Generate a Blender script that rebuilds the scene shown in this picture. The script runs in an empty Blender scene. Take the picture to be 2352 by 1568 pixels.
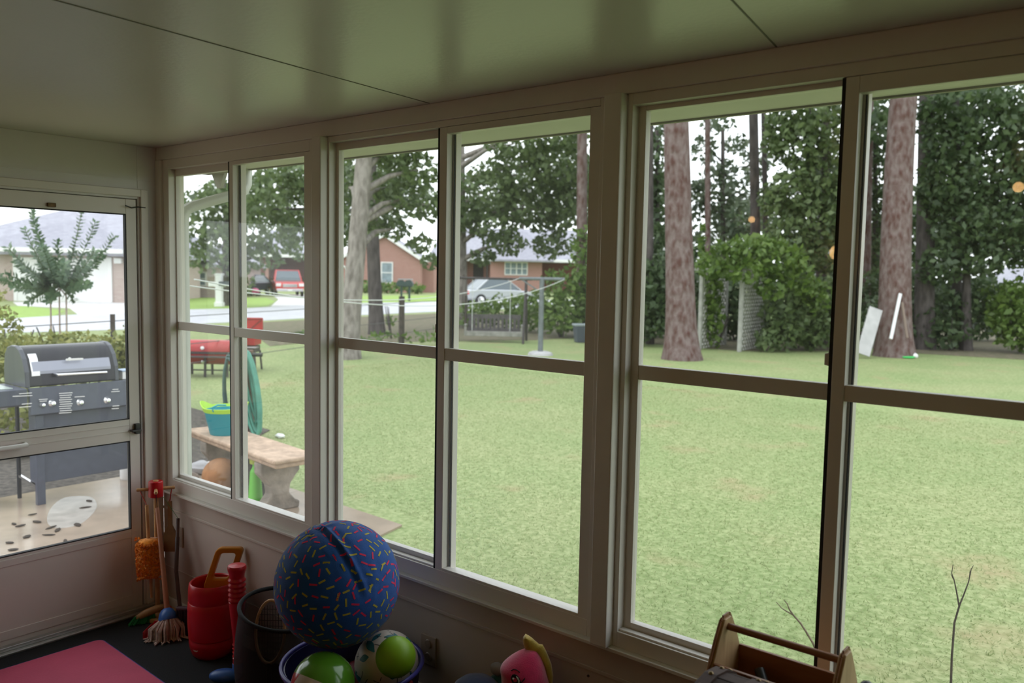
import bpy, math, random
import numpy as np
from mathutils import Vector, Matrix, Euler, Quaternion
random.seed(7); rng = np.random.default_rng(7)
scene = bpy.context.scene
COL = scene.collection
PI = math.pi
def R(a): return math.radians(a)
def V(*a): return Vector(a)

# ------------------------------------------------------------------ camera
F_PX = 1922.44
CAM = Vector((3.9258, -2.0494, 1.6829))
YAW, PITCH, ROLL = 0.6916, -0.0810, 0.0188
FW = Vector((-math.sin(YAW)*math.cos(PITCH), math.cos(YAW)*math.cos(PITCH), math.sin(PITCH)))
r0 = Vector((math.cos(YAW), math.sin(YAW), 0)); u0 = r0.cross(FW)
RT = r0*math.cos(ROLL) + u0*math.sin(ROLL)
UP = -r0*math.sin(ROLL) + u0*math.cos(ROLL)
cd = bpy.data.cameras.new('camera'); cam = bpy.data.objects.new('camera', cd); COL.objects.link(cam)
cam.matrix_world = Matrix(((RT.x, UP.x, -FW.x, CAM.x), (RT.y, UP.y, -FW.y, CAM.y), (RT.z, UP.z, -FW.z, CAM.z), (0, 0, 0, 1)))
cd.sensor_width = 36; cd.lens = F_PX/2352*36; cd.clip_end = 500; cd.clip_start = .02
cd.dof.use_dof = True; cd.dof.focus_distance = 2.9; cd.dof.aperture_fstop = 3.6
scene.camera = cam

# surveying helpers: where a sight line meets the ground, a wall or a given distance
G = -0.2
def ray(u, v): return FW + RT*((u-1176)/F_PX) + UP*((784-v)/F_PX)
def gz(u, v, z=G): d = ray(u, v); return CAM + d*((z-CAM.z)/d.z)
def gy(u, v, y): d = ray(u, v); return CAM + d*((y-CAM.y)/d.y)
def gx(u, v, x): d = ray(u, v); return CAM + d*((x-CAM.x)/d.x)
def pd(u, v, dep): return CAM + ray(u, v)*dep

# ------------------------------------------------------------------ materials
def srgb(r, g, b):
    f = lambda c: (c/255/12.92) if c/255 <= .04045 else ((c/255+.055)/1.055)**2.4
    return (f(r), f(g), f(b), 1)
MATS = {}
def mat(name, col, rough=.5, metal=0, noise=None, amt=.25, bump=0, bscale=None, spec=.5, coat=0, sheen=0, col2=None, trans=0, ss=None, detail=4):
    if name in MATS: return MATS[name]
    m = bpy.data.materials.new(name); m.use_nodes = True; nt = m.node_tree; N = nt.nodes; L = nt.links
    b = N['Principled BSDF']
    if len(col) == 3: col = (*col, 1)
    b.inputs['Base Color'].default_value = col; b.inputs['Roughness'].default_value = rough; b.inputs['Metallic'].default_value = metal
    b.inputs['Specular IOR Level'].default_value = spec; b.inputs['Coat Weight'].default_value = coat; b.inputs['Sheen Weight'].default_value = sheen
    if noise or bump:
        tc = N.new('ShaderNodeTexCoord'); nz = N.new('ShaderNodeTexNoise'); nz.inputs['Scale'].default_value = noise or bscale
        nz.inputs['Detail'].default_value = detail; L.new(tc.outputs['Object'], nz.inputs['Vector'])
        if noise:
            cr = N.new('ShaderNodeValToRGB'); cr.color_ramp.elements[0].position = .35; cr.color_ramp.elements[1].position = .68
            c2 = col2 if col2 else tuple(c*(1-amt) for c in col[:3])+(1,)
            if len(c2) == 3: c2 = (*c2, 1)
            cr.color_ramp.elements[0].color = c2; cr.color_ramp.elements[1].color = col if col2 else tuple(min(1, c*(1+amt*.5)) for c in col[:3])+(1,)
            L.new(nz.outputs['Fac'], cr.inputs['Fac']); L.new(cr.outputs['Color'], b.inputs['Base Color'])
        if bump:
            nb = nz
            if bscale and noise:
                nb = N.new('ShaderNodeTexNoise'); nb.inputs['Scale'].default_value = bscale; nb.inputs['Detail'].default_value = 6; L.new(tc.outputs['Object'], nb.inputs['Vector'])
            bp = N.new('ShaderNodeBump'); bp.inputs['Strength'].default_value = bump; bp.inputs['Distance'].default_value = .02
            L.new(nb.outputs['Fac'], bp.inputs['Height']); L.new(bp.outputs['Normal'], b.inputs['Normal'])
    MATS[name] = m; return m

def leafmat(name, c1, c2, tr=.35):
    m = bpy.data.materials.new(name); m.use_nodes = True; nt = m.node_tree; N = nt.nodes; L = nt.links
    for n in list(N): N.remove(n)
    g = N.new('ShaderNodeNewGeometry'); cr = N.new('ShaderNodeValToRGB')
    cr.color_ramp.elements[0].color = (*c1, 1); cr.color_ramp.elements[1].color = (*c2, 1)
    L.new(g.outputs['Random Per Island'], cr.inputs['Fac'])
    d = N.new('ShaderNodeBsdfPrincipled'); d.inputs['Roughness'].default_value = .45; L.new(cr.outputs['Color'], d.inputs['Base Color'])
    t = N.new('ShaderNodeBsdfTranslucent'); L.new(cr.outputs['Color'], t.inputs['Color'])
    mx = N.new('ShaderNodeMixShader'); mx.inputs['Fac'].default_value = tr
    L.new(d.outputs[0], mx.inputs[1]); L.new(t.outputs[0], mx.inputs[2])
    o = N.new('ShaderNodeOutputMaterial'); L.new(mx.outputs[0], o.inputs[0]); MATS[name] = m; return m

def glassmat(name, tint=(.965, .975, .965), ior=1.5, milky=0):
    m = bpy.data.materials.new(name); m.use_nodes = True; nt = m.node_tree; N = nt.nodes; L = nt.links
    for n in list(N): N.remove(n)
    tr = N.new('ShaderNodeBsdfTransparent'); tr.inputs['Color'].default_value = (*tint, 1)
    gl = N.new('ShaderNodeBsdfGlossy'); gl.inputs['Roughness'].default_value = .015
    lw = N.new('ShaderNodeLayerWeight'); pw = N.new('ShaderNodeMath'); pw.operation = 'POWER'; pw.inputs[1].default_value = 5; L.new(lw.outputs['Facing'], pw.inputs[0])
    fr = N.new('ShaderNodeMath'); fr.operation = 'MULTIPLY_ADD'; fr.inputs[1].default_value = .9; fr.inputs[2].default_value = .014; L.new(pw.outputs[0], fr.inputs[0])
    mx = N.new('ShaderNodeMixShader'); L.new(fr.outputs[0], mx.inputs['Fac']); L.new(tr.outputs[0], mx.inputs[1]); L.new(gl.outputs[0], mx.inputs[2])
    last = mx
    if milky:
        df = N.new('ShaderNodeBsdfTranslucent'); df.inputs['Color'].default_value = (.9, .9, .9, 1)
        m2 = N.new('ShaderNodeMixShader'); m2.inputs['Fac'].default_value = milky; L.new(mx.outputs[0], m2.inputs[1]); L.new(df.outputs[0], m2.inputs[2]); last = m2
    o = N.new('ShaderNodeOutputMaterial'); L.new(last.outputs[0], o.inputs[0]); MATS[name] = m; return m

def emitmat(name, col, s):
    m = bpy.data.materials.new(name); m.use_nodes = True; b = m.node_tree.nodes['Principled BSDF']
    b.inputs['Base Color'].default_value = (*col, 1); b.inputs['Emission Color'].default_value = (*col, 1); b.inputs['Emission Strength'].default_value = s
    MATS[name] = m; return m

def brickmat(name, c1, c2, mortar, sx=.22, sy=.075):
    m = bpy.data.materials.new(name); m.use_nodes = True; nt = m.node_tree; N = nt.nodes; L = nt.links; b = N['Principled BSDF']
    tc = N.new('ShaderNodeTexCoord'); sp = N.new('ShaderNodeSeparateXYZ'); ad = N.new('ShaderNodeMath'); cb = N.new('ShaderNodeCombineXYZ')
    L.new(tc.outputs['Object'], sp.inputs[0]); L.new(sp.outputs['X'], ad.inputs[0]); L.new(sp.outputs['Y'], ad.inputs[1])
    L.new(ad.outputs[0], cb.inputs['X']); L.new(sp.outputs['Z'], cb.inputs['Y'])
    br = N.new('ShaderNodeTexBrick'); br.inputs['Color1'].default_value = (*c1, 1); br.inputs['Color2'].default_value = (*c2, 1); br.inputs['Mortar'].default_value = (*mortar, 1)
    br.inputs['Scale'].default_value = 1; br.inputs['Brick Width'].default_value = sx; br.inputs['Row Height'].default_value = sy; br.inputs['Mortar Size'].default_value = .008
    L.new(cb.outputs[0], br.inputs['Vector']); L.new(br.outputs['Color'], b.inputs['Base Color']); b.inputs['Roughness'].default_value = .85
    MATS[name] = m; return m

def woodmat(name, c1, c2, rough=.45, scale=6, axis='X'):
    m = bpy.data.materials.new(name); m.use_nodes = True; nt = m.node_tree; N = nt.nodes; L = nt.links; b = N['Principled BSDF']
    tc = N.new('ShaderNodeTexCoord'); mp = N.new('ShaderNodeMapping')
    s = {'X': (1, 8, 8), 'Y': (8, 1, 8), 'Z': (8, 8, 1)}[axis]; mp.inputs['Scale'].default_value = s
    nz = N.new('ShaderNodeTexNoise'); nz.inputs['Scale'].default_value = scale; nz.inputs['Detail'].default_value = 5; nz.inputs['Distortion'].default_value = .6
    cr = N.new('ShaderNodeValToRGB'); cr.color_ramp.elements[0].position = .3; cr.color_ramp.elements[1].position = .7
    cr.color_ramp.elements[0].color = (*c1, 1); cr.color_ramp.elements[1].color = (*c2, 1)
    L.new(tc.outputs['Object'], mp.inputs[0]); L.new(mp.outputs[0], nz.inputs['Vector']); L.new(nz.outputs['Fac'], cr.inputs[0]); L.new(cr.outputs[0], b.inputs['Base Color'])
    bp = N.new('ShaderNodeBump'); bp.inputs['Strength'].default_value = .15; bp.inputs['Distance'].default_value = .005; L.new(nz.outputs['Fac'], bp.inputs['Height']); L.new(bp.outputs[0], b.inputs['Normal'])
    b.inputs['Roughness'].default_value = rough; MATS[name] = m; return m

def barkmat(name, c1, c2, scale=5, vs=.25, bump=.8):
    m = bpy.data.materials.new(name); m.use_nodes = True; nt = m.node_tree; N = nt.nodes; L = nt.links; b = N['Principled BSDF']
    tc = N.new('ShaderNodeTexCoord'); mp = N.new('ShaderNodeMapping'); mp.inputs['Scale'].default_value = (1, 1, vs)
    vo = N.new('ShaderNodeTexVoronoi'); vo.inputs['Scale'].default_value = scale; vo.feature = 'F1'
    nz = N.new('ShaderNodeTexNoise'); nz.inputs['Scale'].default_value = scale*1.7; nz.inputs['Detail'].default_value = 6
    L.new(tc.outputs['Object'], mp.inputs[0]); L.new(mp.outputs[0], vo.inputs['Vector']); L.new(mp.outputs[0], nz.inputs['Vector'])
    mt = N.new('ShaderNodeMath'); mt.operation = 'MULTIPLY_ADD'; mt.inputs[1].default_value = .5; L.new(vo.outputs['Distance'], mt.inputs[0]); L.new(nz.outputs['Fac'], mt.inputs[2])
    cr = N.new('ShaderNodeValToRGB'); cr.color_ramp.elements[0].position = .5; cr.color_ramp.elements[1].position = .95
    cr.color_ramp.elements[0].color = (*c1, 1); cr.color_ramp.elements[1].color = (*c2, 1)
    L.new(mt.outputs[0], cr.inputs[0]); L.new(cr.outputs[0], b.inputs['Base Color']); b.inputs['Roughness'].default_value = .9
    bp = N.new('ShaderNodeBump'); bp.inputs['Strength'].default_value = bump; bp.inputs['Distance'].default_value = .05; bp.invert = True
    L.new(mt.outputs[0], bp.inputs['Height']); L.new(bp.outputs[0], b.inputs['Normal']); MATS[name] = m; return m

# ------------------------------------------------------------------ mesh builder
def basis(d):
    d = Vector(d).normalized(); a = Vector((0, 0, 1)) if abs(d.z) < .95 else Vector((1, 0, 0))
    x = a.cross(d).normalized(); return x, d.cross(x)
class MB:
    def __init__(s): s.v = []; s.f = []; s.m = []; s.mi = 0
    def add(s, vs, fs):
        o = len(s.v); s.v += [tuple(p) for p in vs]; s.f += [tuple(i+o for i in f) for f in fs]; s.m += [s.mi]*len(fs); return s
    def box(s, x0, x1, y0, y1, z0, z1, M=None):
        P = [Vector((x, y, z)) for x in (x0, x1) for y in (y0, y1) for z in (z0, z1)]
        if M: P = [M @ p for p in P]
        return s.add(P, [(0, 1, 3, 2), (4, 6, 7, 5), (0, 4, 5, 1), (2, 3, 7, 6), (0, 2, 6, 4), (1, 5, 7, 3)])
    def bar(s, p0, p1, w, h, up=(0, 0, 1)):
        p0, p1 = Vector(p0), Vector(p1); d = (p1-p0).normalized(); u = Vector(up)
        if abs(u.dot(d)) > .98: u = Vector((1, 0, 0))
        x = d.cross(u).normalized(); z = x.cross(d)
        P = [q+x*a*w/2+z*b*h/2 for q in (p0, p1) for a, b in ((-1, -1), (1, -1), (1, 1), (-1, 1))]
        return s.add(P, [(3, 2, 1, 0), (4, 5, 6, 7), (0, 1, 5, 4), (1, 2, 6, 5), (2, 3, 7, 6), (3, 0, 4, 7)])
    def tube(s, pts, r, n=10, cap=True, closed=False):
        pts = [Vector(p) for p in pts]; k = len(pts); rs = r if isinstance(r, (list, tuple)) else [r]*k
        o = []; fs = []; px = None
        for i, p in enumerate(pts):
            a = pts[i-1] if i > 0 else (pts[-1] if closed else pts[0]); b = pts[i+1] if i < k-1 else (pts[0] if closed else pts[-1])
            d = (b-a).normalized()
            if px is None: x, y = basis(d)
            else: x = (px-d*px.dot(d)).normalized(); y = d.cross(x)
            px = x
            o += [p+(x*math.cos(2*PI*j/n)+y*math.sin(2*PI*j/n))*rs[i] for j in range(n)]
        for i in range(k if closed else k-1):
            i2 = (i+1) % k
            for j in range(n): fs.append((i*n+j, i*n+(j+1) % n, i2*n+(j+1) % n, i2*n+j))
        if cap and not closed: fs += [tuple(range(n-1, -1, -1)), tuple((k-1)*n+j for j in range(n))]
        return s.add(o, fs)
    def cyl(s, p0, p1, r0, r1=None, n=20): return s.tube([p0, p1], [r0, r0 if r1 is None else r1], n)
    def lathe(s, prof, c=(0, 0, 0), n=28, axis=(0, 0, 1), sx=1, sy=1):
        c = Vector(c); ax = Vector(axis).normalized(); x, y = basis(ax) if abs(ax.z) < .999 else (Vector((1, 0, 0)), Vector((0, 1, 0)))
        vs = []; fs = []; k = len(prof)
        for r, z in prof:
            for j in range(n): a = 2*PI*j/n; vs.append(c+ax*z+x*(r*sx*math.cos(a))+y*(r*sy*math.sin(a)))
        for i in range(k-1):
            for j in range(n): fs.append((i*n+j, i*n+(j+1) % n, (i+1)*n+(j+1) % n, (i+1)*n+j))
        if prof[0][0] > 1e-6: fs.append(tuple(range(n-1, -1, -1)))
        if prof[-1][0] > 1e-6: fs.append(tuple((k-1)*n+j for j in range(n)))
        return s.add(vs, fs)
    def sphere(s, c, r, n=24, k=14, sc=(1, 1, 1), fn=None):
        c = Vector(c); vs = []; fs = []
        for i in range(k+1):
            t = PI*i/k
            for j in range(n):
                a = 2*PI*j/n; d = Vector((math.sin(t)*math.cos(a), math.sin(t)*math.sin(a), math.cos(t)))
                rr = r*(fn(d) if fn else 1); vs.append(c+Vector((d.x*sc[0], d.y*sc[1], d.z*sc[2]))*rr)
        for i in range(k):
            for j in range(n): fs.append((i*n+j, (i+1)*n+j, (i+1)*n+(j+1) % n, i*n+(j+1) % n))
        return s.add(vs, fs)
    def prism(s, poly, d, org=(0, 0, 0), ex=(1, 0, 0), ey=(0, 0, 1)):
        """polygon (a,b) in the plane org+a*ex+b*ey, extruded by vector d"""
        org, ex, ey, d = Vector(org), Vector(ex), Vector(ey), Vector(d); n = len(poly)
        A = [org+ex*a+ey*b for a, b in poly]; B = [p+d for p in A]
        return s.add(A+B, [tuple(range(n-1, -1, -1)), tuple(range(n, 2*n))]+[(i, (i+1) % n, n+(i+1) % n, n+i) for i in range(n)])
    def loft(s, rings, cap=True):
        n = len(rings[0]); vs = [p for r in rings for p in r]; fs = []
        for i in range(len(rings)-1):
            for j in range(n): fs.append((i*n+j, i*n+(j+1) % n, (i+1)*n+(j+1) % n, (i+1)*n+j))
        if cap: fs += [tuple(range(n-1, -1, -1)), tuple((len(rings)-1)*n+j for j in range(n))]
        return s.add(vs, fs)
    def build(s, name, m, parent=None, world=False, smooth=None, bevel=0, M=None, seg=2):
        vs = [Vector(p) for p in s.v]
        if M: vs = [M @ p for p in vs]
        if world and parent:
            q = parent
            while q.parent: q = q.parent
            I = rootmat(q).inverted(); vs = [I @ p for p in vs]
        me = bpy.data.meshes.new(name); me.from_pydata([tuple(p) for p in vs], [], s.f)
        ms = m if isinstance(m, (list, tuple)) else [m]
        for q in ms: me.materials.append(MATS[q] if isinstance(q, str) else q)
        if len(ms) > 1: me.polygons.foreach_set('material_index', s.m)
        import bmesh
        bm = bmesh.new(); bm.from_mesh(me); bmesh.ops.recalc_face_normals(bm, faces=bm.faces); bm.to_mesh(me); bm.free()
        if smooth:
            me.polygons.foreach_set('use_smooth', [True]*len(me.polygons)); me.set_sharp_from_angle(angle=R(smooth))
        me.update(); o = bpy.data.objects.new(name, me); COL.objects.link(o)
        if parent: o.parent = parent
        if bevel:
            b = o.modifiers.new('bevel', 'BEVEL'); b.width = bevel; b.segments = seg; b.limit_method = 'ANGLE'; b.angle_limit = R(40)
        return o
def rootmat(o): return Matrix.Translation(o.location) @ o.rotation_euler.to_matrix().to_4x4() @ Matrix.Diagonal((*o.scale, 1))
def thing(name, label, cat, loc=(0, 0, 0), rz=0, group=None, kind=None):
    o = bpy.data.objects.new(name, None); COL.objects.link(o); o.location = loc; o.rotation_euler = (0, 0, rz); o.empty_display_size = .1
    if label: o['label'] = label
    if cat: o['category'] = cat
    if group: o['group'] = group
    if kind: o['kind'] = kind
    return o
def tag(o, label=None, cat=None, group=None, kind=None):
    if label: o['label'] = label
    if cat: o['category'] = cat
    if group: o['group'] = group
    if kind: o['kind'] = kind
    return o
def rebase(o, p):
    """put a single-mesh thing's origin at p without moving it"""
    p = Vector(p); o.data.transform(Matrix.Translation(-p)); o.location = p; return o
def struct(o): o['kind'] = 'structure'; return o
def dup(o, parent=None):
    c = o.copy(); COL.objects.link(c); c.parent = parent
    for ch in list(o.children): dup(ch, c)
    return c
def quadmesh(name, verts, m, parent=None, quads=True):
    """verts: (n,4,3) array -> n separate quads"""
    n = len(verts); k = verts.shape[1]; me = bpy.data.meshes.new(name); me.vertices.add(n*k); me.vertices.foreach_set('co', verts.reshape(-1).astype(np.float32))
    me.loops.add(n*k); me.loops.foreach_set('vertex_index', np.arange(n*k, dtype=np.int32)); me.polygons.add(n)
    me.polygons.foreach_set('loop_start', np.arange(0, n*k, k, dtype=np.int32)); me.materials.append(MATS[m] if isinstance(m, str) else m); me.update(); me.validate()
    o = bpy.data.objects.new(name, me); COL.objects.link(o)
    if parent: o.parent = parent
    return o
def leaves(C, size, stretch=1.7, droop=.0):
    """C (n,3) centres -> leaf rhombs with random attitude"""
    n = len(C); a = rng.normal(size=(n, 3)); a[:, 2] -= droop; a /= np.linalg.norm(a, axis=1)[:, None]
    b = rng.normal(size=(n, 3)); b -= a*(a*b).sum(1)[:, None]; b /= np.linalg.norm(b, axis=1)[:, None]
    s = size*rng.uniform(.6, 1.3, n)[:, None]
    nrm = np.cross(a, b)
    return np.stack([C-a*s*stretch/2, C+b*s/2+nrm*s*.15, C+a*s*stretch/2, C-b*s/2+nrm*s*.15], 1)
def blobpts(c, rad, n, hollow=.55):
    d = rng.normal(size=(n, 3)); d /= np.linalg.norm(d, axis=1)[:, None]
    r = rng.uniform(hollow**3, 1, n)**(1/3)
    r *= 1+.12*np.sin(d[:, 0]*7+c[0])*np.sin(d[:, 1]*6+c[1])*1.5
    return np.array(c)[None]+d*r[:, None]*np.array(rad)[None]
# ------------------------------------------------------------------ palette
mat('vinyl', (.74, .71, .66), .35, noise=3, amt=.04)
mat('vinyl_panel', (.72, .71, .72), .4, noise=2, amt=.05, bump=.03, bscale=160)
mat('ceil', (.66, .65, .58), .28, noise=1.2, amt=.05, bump=.05, bscale=60, spec=.6)
mat('carpet', (.018, .02, .024), .95, noise=250, amt=.5, bump=.6, bscale=400)
mat('tan_wall', (.36, .25, .17), .8, noise=4, amt=.15)
mat('alu', (.55, .55, .53), .35, .8, noise=20, amt=.1)
mat('rubber', (.01, .01, .011), .7)
mat('steel', (.6, .6, .6), .25, 1)
mat('darkmetal', (.05, .05, .05), .4, .6)
mat('screw', (.12, .11, .1), .4, .7)
mat('white_pvc', (.78, .78, .75), .4, noise=6, amt=.04)
mat('soffit', (.60, .60, .52), .6, noise=5, amt=.05)
glassmat('glass', milky=.004); glassmat('dusty_glass', milky=.016)
# ------------------------------------------------------------------ room shell
X1, Y1, ZC = 5.5, -3.3, 2.25
def sbox(name, m, *a, bevel=0):
    return struct(MB().box(*a).build(name, m, bevel=bevel))
sbox('floor', 'carpet', -.1, X1, Y1, .1, -.12, 0)
c = struct(MB().box(-.1, X1+.1, Y1-.1, .1, ZC, ZC+.1).build('ceiling', 'ceil'))
for (u0_, v0_, u1_, v1_) in ((110, 0, 860, 207), (1668, 0, 1756, 92)):
    a, b = gz(u0_, v0_, ZC), gz(u1_, v1_, ZC); xm = (a.x+b.x)/2; d = (b-a); k = (Y1-b.y)/d.y
    e = b+d*k; MB().bar((b.x, -.02, ZC-.0006), (e.x, Y1, ZC-.0006), .004, .0015).build('ceiling_seam', mat('seam_grey', (.2, .2, .17), .7), c)
mat('low_panel', (.55, .47, .41), .45, noise=2, amt=.05, bump=.03, bscale=160)  # white panel like the other walls, its shade mixed into the colour
sbox('wall_front', 'low_panel', 0, X1, 0, .1, 0, .585)
wf = bpy.data.objects['wall_front']
MB().box(0, X1, -.006, 0, .49, .503).box(0, X1, -.004, 0, .2, .206).build('panel_seam', 'low_panel', wf, bevel=.002)
sc_ = MB()
for x in (2.555, 2.66, 1.22, 1.33): sc_.cyl((x, -.003, .47), (x, .002, .47), .004, n=10); sc_.cyl((x, -.003, .28), (x, .002, .28), .004, n=10)
sc_.build('panel_screw', 'screw', wf)
struct(MB().box(0, X1, -.028, .02, .583, .594).build('trim_1', 'vinyl', bevel=.002)).name = 'trim_1'        # ledge below the windows
struct(MB().box(0, X1, -.014, .1, 2.19, ZC).build('trim_2', 'vinyl', bevel=.003))                              # head beam
for i, (xa, xb) in enumerate(((0, .05), (1.245, 1.302), (2.582, 2.640), (3.92, 3.977), (5.25, X1))):
    struct(MB().box(xa, xb, -.042 if i else -.02, .06, .594, 2.19).build('trim_%d' % (3+i), 'vinyl', bevel=.004))
sbox('wall_back', 'tan_wall', -.1, X1+.1, Y1-.1, Y1, 0, ZC)
sbox('wall_right', 'tan_wall', X1, X1+.1, Y1, .1, 0, ZC)
# left wall round the door
YJ, YD = -.107, -1.06
wl = struct(MB().box(-.1, 0, YJ, 0, 0, ZC).box(-.1, 0, YD, YJ, 2.0, ZC).box(-.1, 0, Y1, YD, 0, ZC).build('wall_left', 'vinyl_panel', bevel=.002))
MB().box(0, .004, Y1, 0, 2.088, 2.092).box(0, .004, Y1, 0, 2.046, 2.05).build('panel_seam', 'vinyl_panel', wl)
struct(MB().box(0, .014, YJ+.01, YJ+.045, 0, 2.045).box(0, .014, YD-.045, YD-.01, 0, 2.045).box(0, .014, YD-.01, YJ+.01, 2.01, 2.045).build('trim_8', 'vinyl', bevel=.003))
struct(MB().box(0, .055, Y1, -.03, 0, .012).box(0, .03, Y1, -.03, .012, .03).build('baseboard_left', 'alu', bevel=.003))
struct(MB().box(0, X1, -.012, 0, 0, .05).build('baseboard_front', 'vinyl', bevel=.003))

# ------------------------------------------------------------------ windows
def ring(mb, x0, x1, z0, z1, X0, X1_, Z0, Z1, y0, y1):
    mb.box(x0, X0, y0, y1, z0, z1); mb.box(X1_, x1, y0, y1, z0, z1); mb.box(X0, X1_, y0, y1, z0, Z0); mb.box(X0, X1_, y0, y1, Z1, z1)
def window(n, xl, xr, a0, a1, s0, s1, g1, z):
    root = thing('window_%d' % n, None, None, ((xl+xr)/2, .04, .594), kind='structure')
    ar = g1+.036
    m = MB(); ring(m, xl, xr, .594, 2.19, a0, ar, z['zsb'], z['zst'], -.006, .058)
    m.box(a0, ar, .002, .024, z['zsb'], z['zsb']+.006); m.build('window_frame', 'vinyl', root, world=True, bevel=.0015)
    m = MB(); ring(m, a0-.004, s1+.012, z['zsb']-.005, z['zst']+.005, a1, s0+.01, z['zgo'], z['zgto'], .028, .054); m.box(a1, s0+.01, .030, .052, z['zmo0'], z['zmo1'])
    so = m.build('outer_sash', 'vinyl', root, world=True, bevel=.0015)
    MB().box(a1-.005, s0+.015, .040, .043, z['zgo']-.005, z['zgto']+.005).build('outer_pane', 'dusty_glass' if n < 3 else 'glass', so, world=True)
    m = MB(); ring(m, s0, ar+.004, z['zsi'], z['zst']-.001, s1, g1, z['zgb'], z['zgt'], -.005, .023); m.box(s1, g1, -.003, .021, z['zm0'], z['zm1'])
    si = m.build('inner_sash', 'vinyl', root, world=True, bevel=.0015)
    MB().box(s1-.005, g1+.005, .008, .011, z['zgb']-.005, z['zgt']+.005).build('inner_pane', 'dusty_glass' if n < 3 else 'glass', si, world=True)
    w = MB(); w.box(s0-.0085, s0+.001, -.0045, .028, z['zsi'], z['zst']-.002); w.box(s1+.006, s1+.010, .024, .0275, z['zgb'], z['zgt']); w.build('weatherstrip', 'rubber', si, world=True)
    h = MB(); zz = 1.475; h.prism([(0, .10), (-.006, .10), (-.012, .03), (-.021, .028), (-.021, 0), (0, -.004)], (0, .012, 0), (s0-.001, .004, zz), (1, 0, 0), (0, 0, 1))
    h.build('sash_latch', 'vinyl', si, world=True, bevel=.001)
    return root
B = dict(zsb=.6456, zst=2.158, zgo=.668, zgto=2.134, zmo0=1.382, zmo1=1.4228, zsi=.628, zgb=.657, zgt=2.131, zm0=1.386, zm1=1.426)
def zz(**k): d = dict(B); d.update(k); return d
window(1, .05, 1.245, .0997, .106, .6185, .6456, 1.152, zz(zsb=.6507, zst=2.146, zgo=.672, zgto=2.114, zmo0=1.3817, zmo1=1.4211, zsi=.638, zgb=.659, zgt=2.128, zm0=1.3836, zm1=1.4229))
window(2, 1.302, 2.582, 1.310, 1.325, 1.901, 1.9339, 2.5124, zz(zst=2.168, zgto=2.141, zmo0=1.38, zmo1=1.421, zsi=.6244, zgb=.655, zgt=2.145, zm0=1.383, zm1=1.4244))
window(3, 2.640, 3.92, 2.656, 2.6795, 3.2384, 3.270, 3.85, zz(zsb=.6405, zst=2.158, zgo=.6636, zgto=2.145, zmo0=1.3849, zmo1=1.4266, zsi=.623, zgt=2.118, zm0=1.3915, zm1=1.4307))
window(4, 3.977, 5.25, 3.995, 4.018, 4.577, 4.61, 5.19, zz())  # unseen window beyond the view, added to light the room

# ------------------------------------------------------------------ screen door in the left wall
d = thing('door_1', None, None, (-.02, YJ, 0), kind='structure')
yr, yl = -.113, -1.053
m = MB()
def yring(mb, y0, y1, z0, z1, Y0, Y1_, Z0, Z1, x0, x1):
    mb.box(x0, x1, y0, Y0, z0, z1); mb.box(x0, x1, Y1_, y1, z0, z1); mb.box(x0, x1, Y0, Y1_, z0, Z0); mb.box(x0, x1, Y0, Y1_, Z1, z1)
yg, ygl = -.1626, -1.0
yring(m, yl, yr, .02, 1.997, ygl, yg, .4184, 1.9267, -.035, -.004); m.box(-.035, -.004, ygl, yg, .8485, .9547)
m2 = MB(); yring(m2, YD-.002, YJ+.002, 0, 2.004, YD+.02, YJ-.02, .02, 1.985, -.06, -.036); m2.build('door_stop', 'vinyl', d, world=True)
leaf = m.build('door_leaf', 'vinyl', d, world=True, bevel=.002)
m = MB(); m.box(-.0045, -.001, ygl, yg, .895, .897); m.box(-.0045, -.001, ygl, yg, .925, .927); yring(m, yl+.03, yr-.02, .05, .405, yl+.07, yr-.05, .09, .375, -.006, -.001)
m.build('moulding', 'vinyl', leaf, world=True, bevel=.001)
for nm, a, b in (('upper_pane', .9547, 1.9267), ('lower_pane', .4184, .8485)): MB().box(-.021, -.018, ygl-.005, yg+.005, a-.005, b+.005).build(nm, 'dusty_glass', d, world=True)
for a, b in ((.9547, 1.9267), (.4184, .8485)):
    m = MB(); yring(m, ygl-.001, yg+.001, a-.001, b+.001, ygl+.004, yg-.004, a+.004, b-.004, -.024, -.0035); m.build('gasket', 'rubber', d, world=True)
p = gx(62, 1022, .03); MB().tube([(.0, p.y+.0, p.z), (.032, p.y-.002, p.z), (.036, p.y-.06, p.z-.001), (.036, -.92, p.z-.002), (.0, -.93, p.z-.002)], .011, 12).build('pull_handle', 'white_pvc', d, world=True, smooth=50)
p = gx(314, 986, .0); m = MB(); m.box(-.004, .016, p.y-.012, p.y+.012, p.z-.02, p.z+.03); m.box(.0, .03, p.y-.035, p.y+.01, p.z-.006, p.z+.004)
m.build('latch', 'darkmetal', d, world=True, bevel=.002)
p = gx(118, 471, .0); MB().box(-.004, .008, p.y-.018, p.y+.018, p.z-.008, p.z+.010).build('catch', mat('brass_old', (.16, .10, .04), .5, .5, noise=30, amt=.5), d, world=True, bevel=.003)
a, b = gx(288, 472, .012), gx(334, 477, .012); m = MB(); m.tube([a, a+Vector((0, (b.y-a.y)*.3, -.008)), a+Vector((0, (b.y-a.y)*.6, -.002)), b], .003, 8); m.box(-.001, .013, b.y-.004, b.y+.004, b.z-.004, b.z+.004)
m.build('safety_chain', 'darkmetal', d, world=True)

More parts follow.
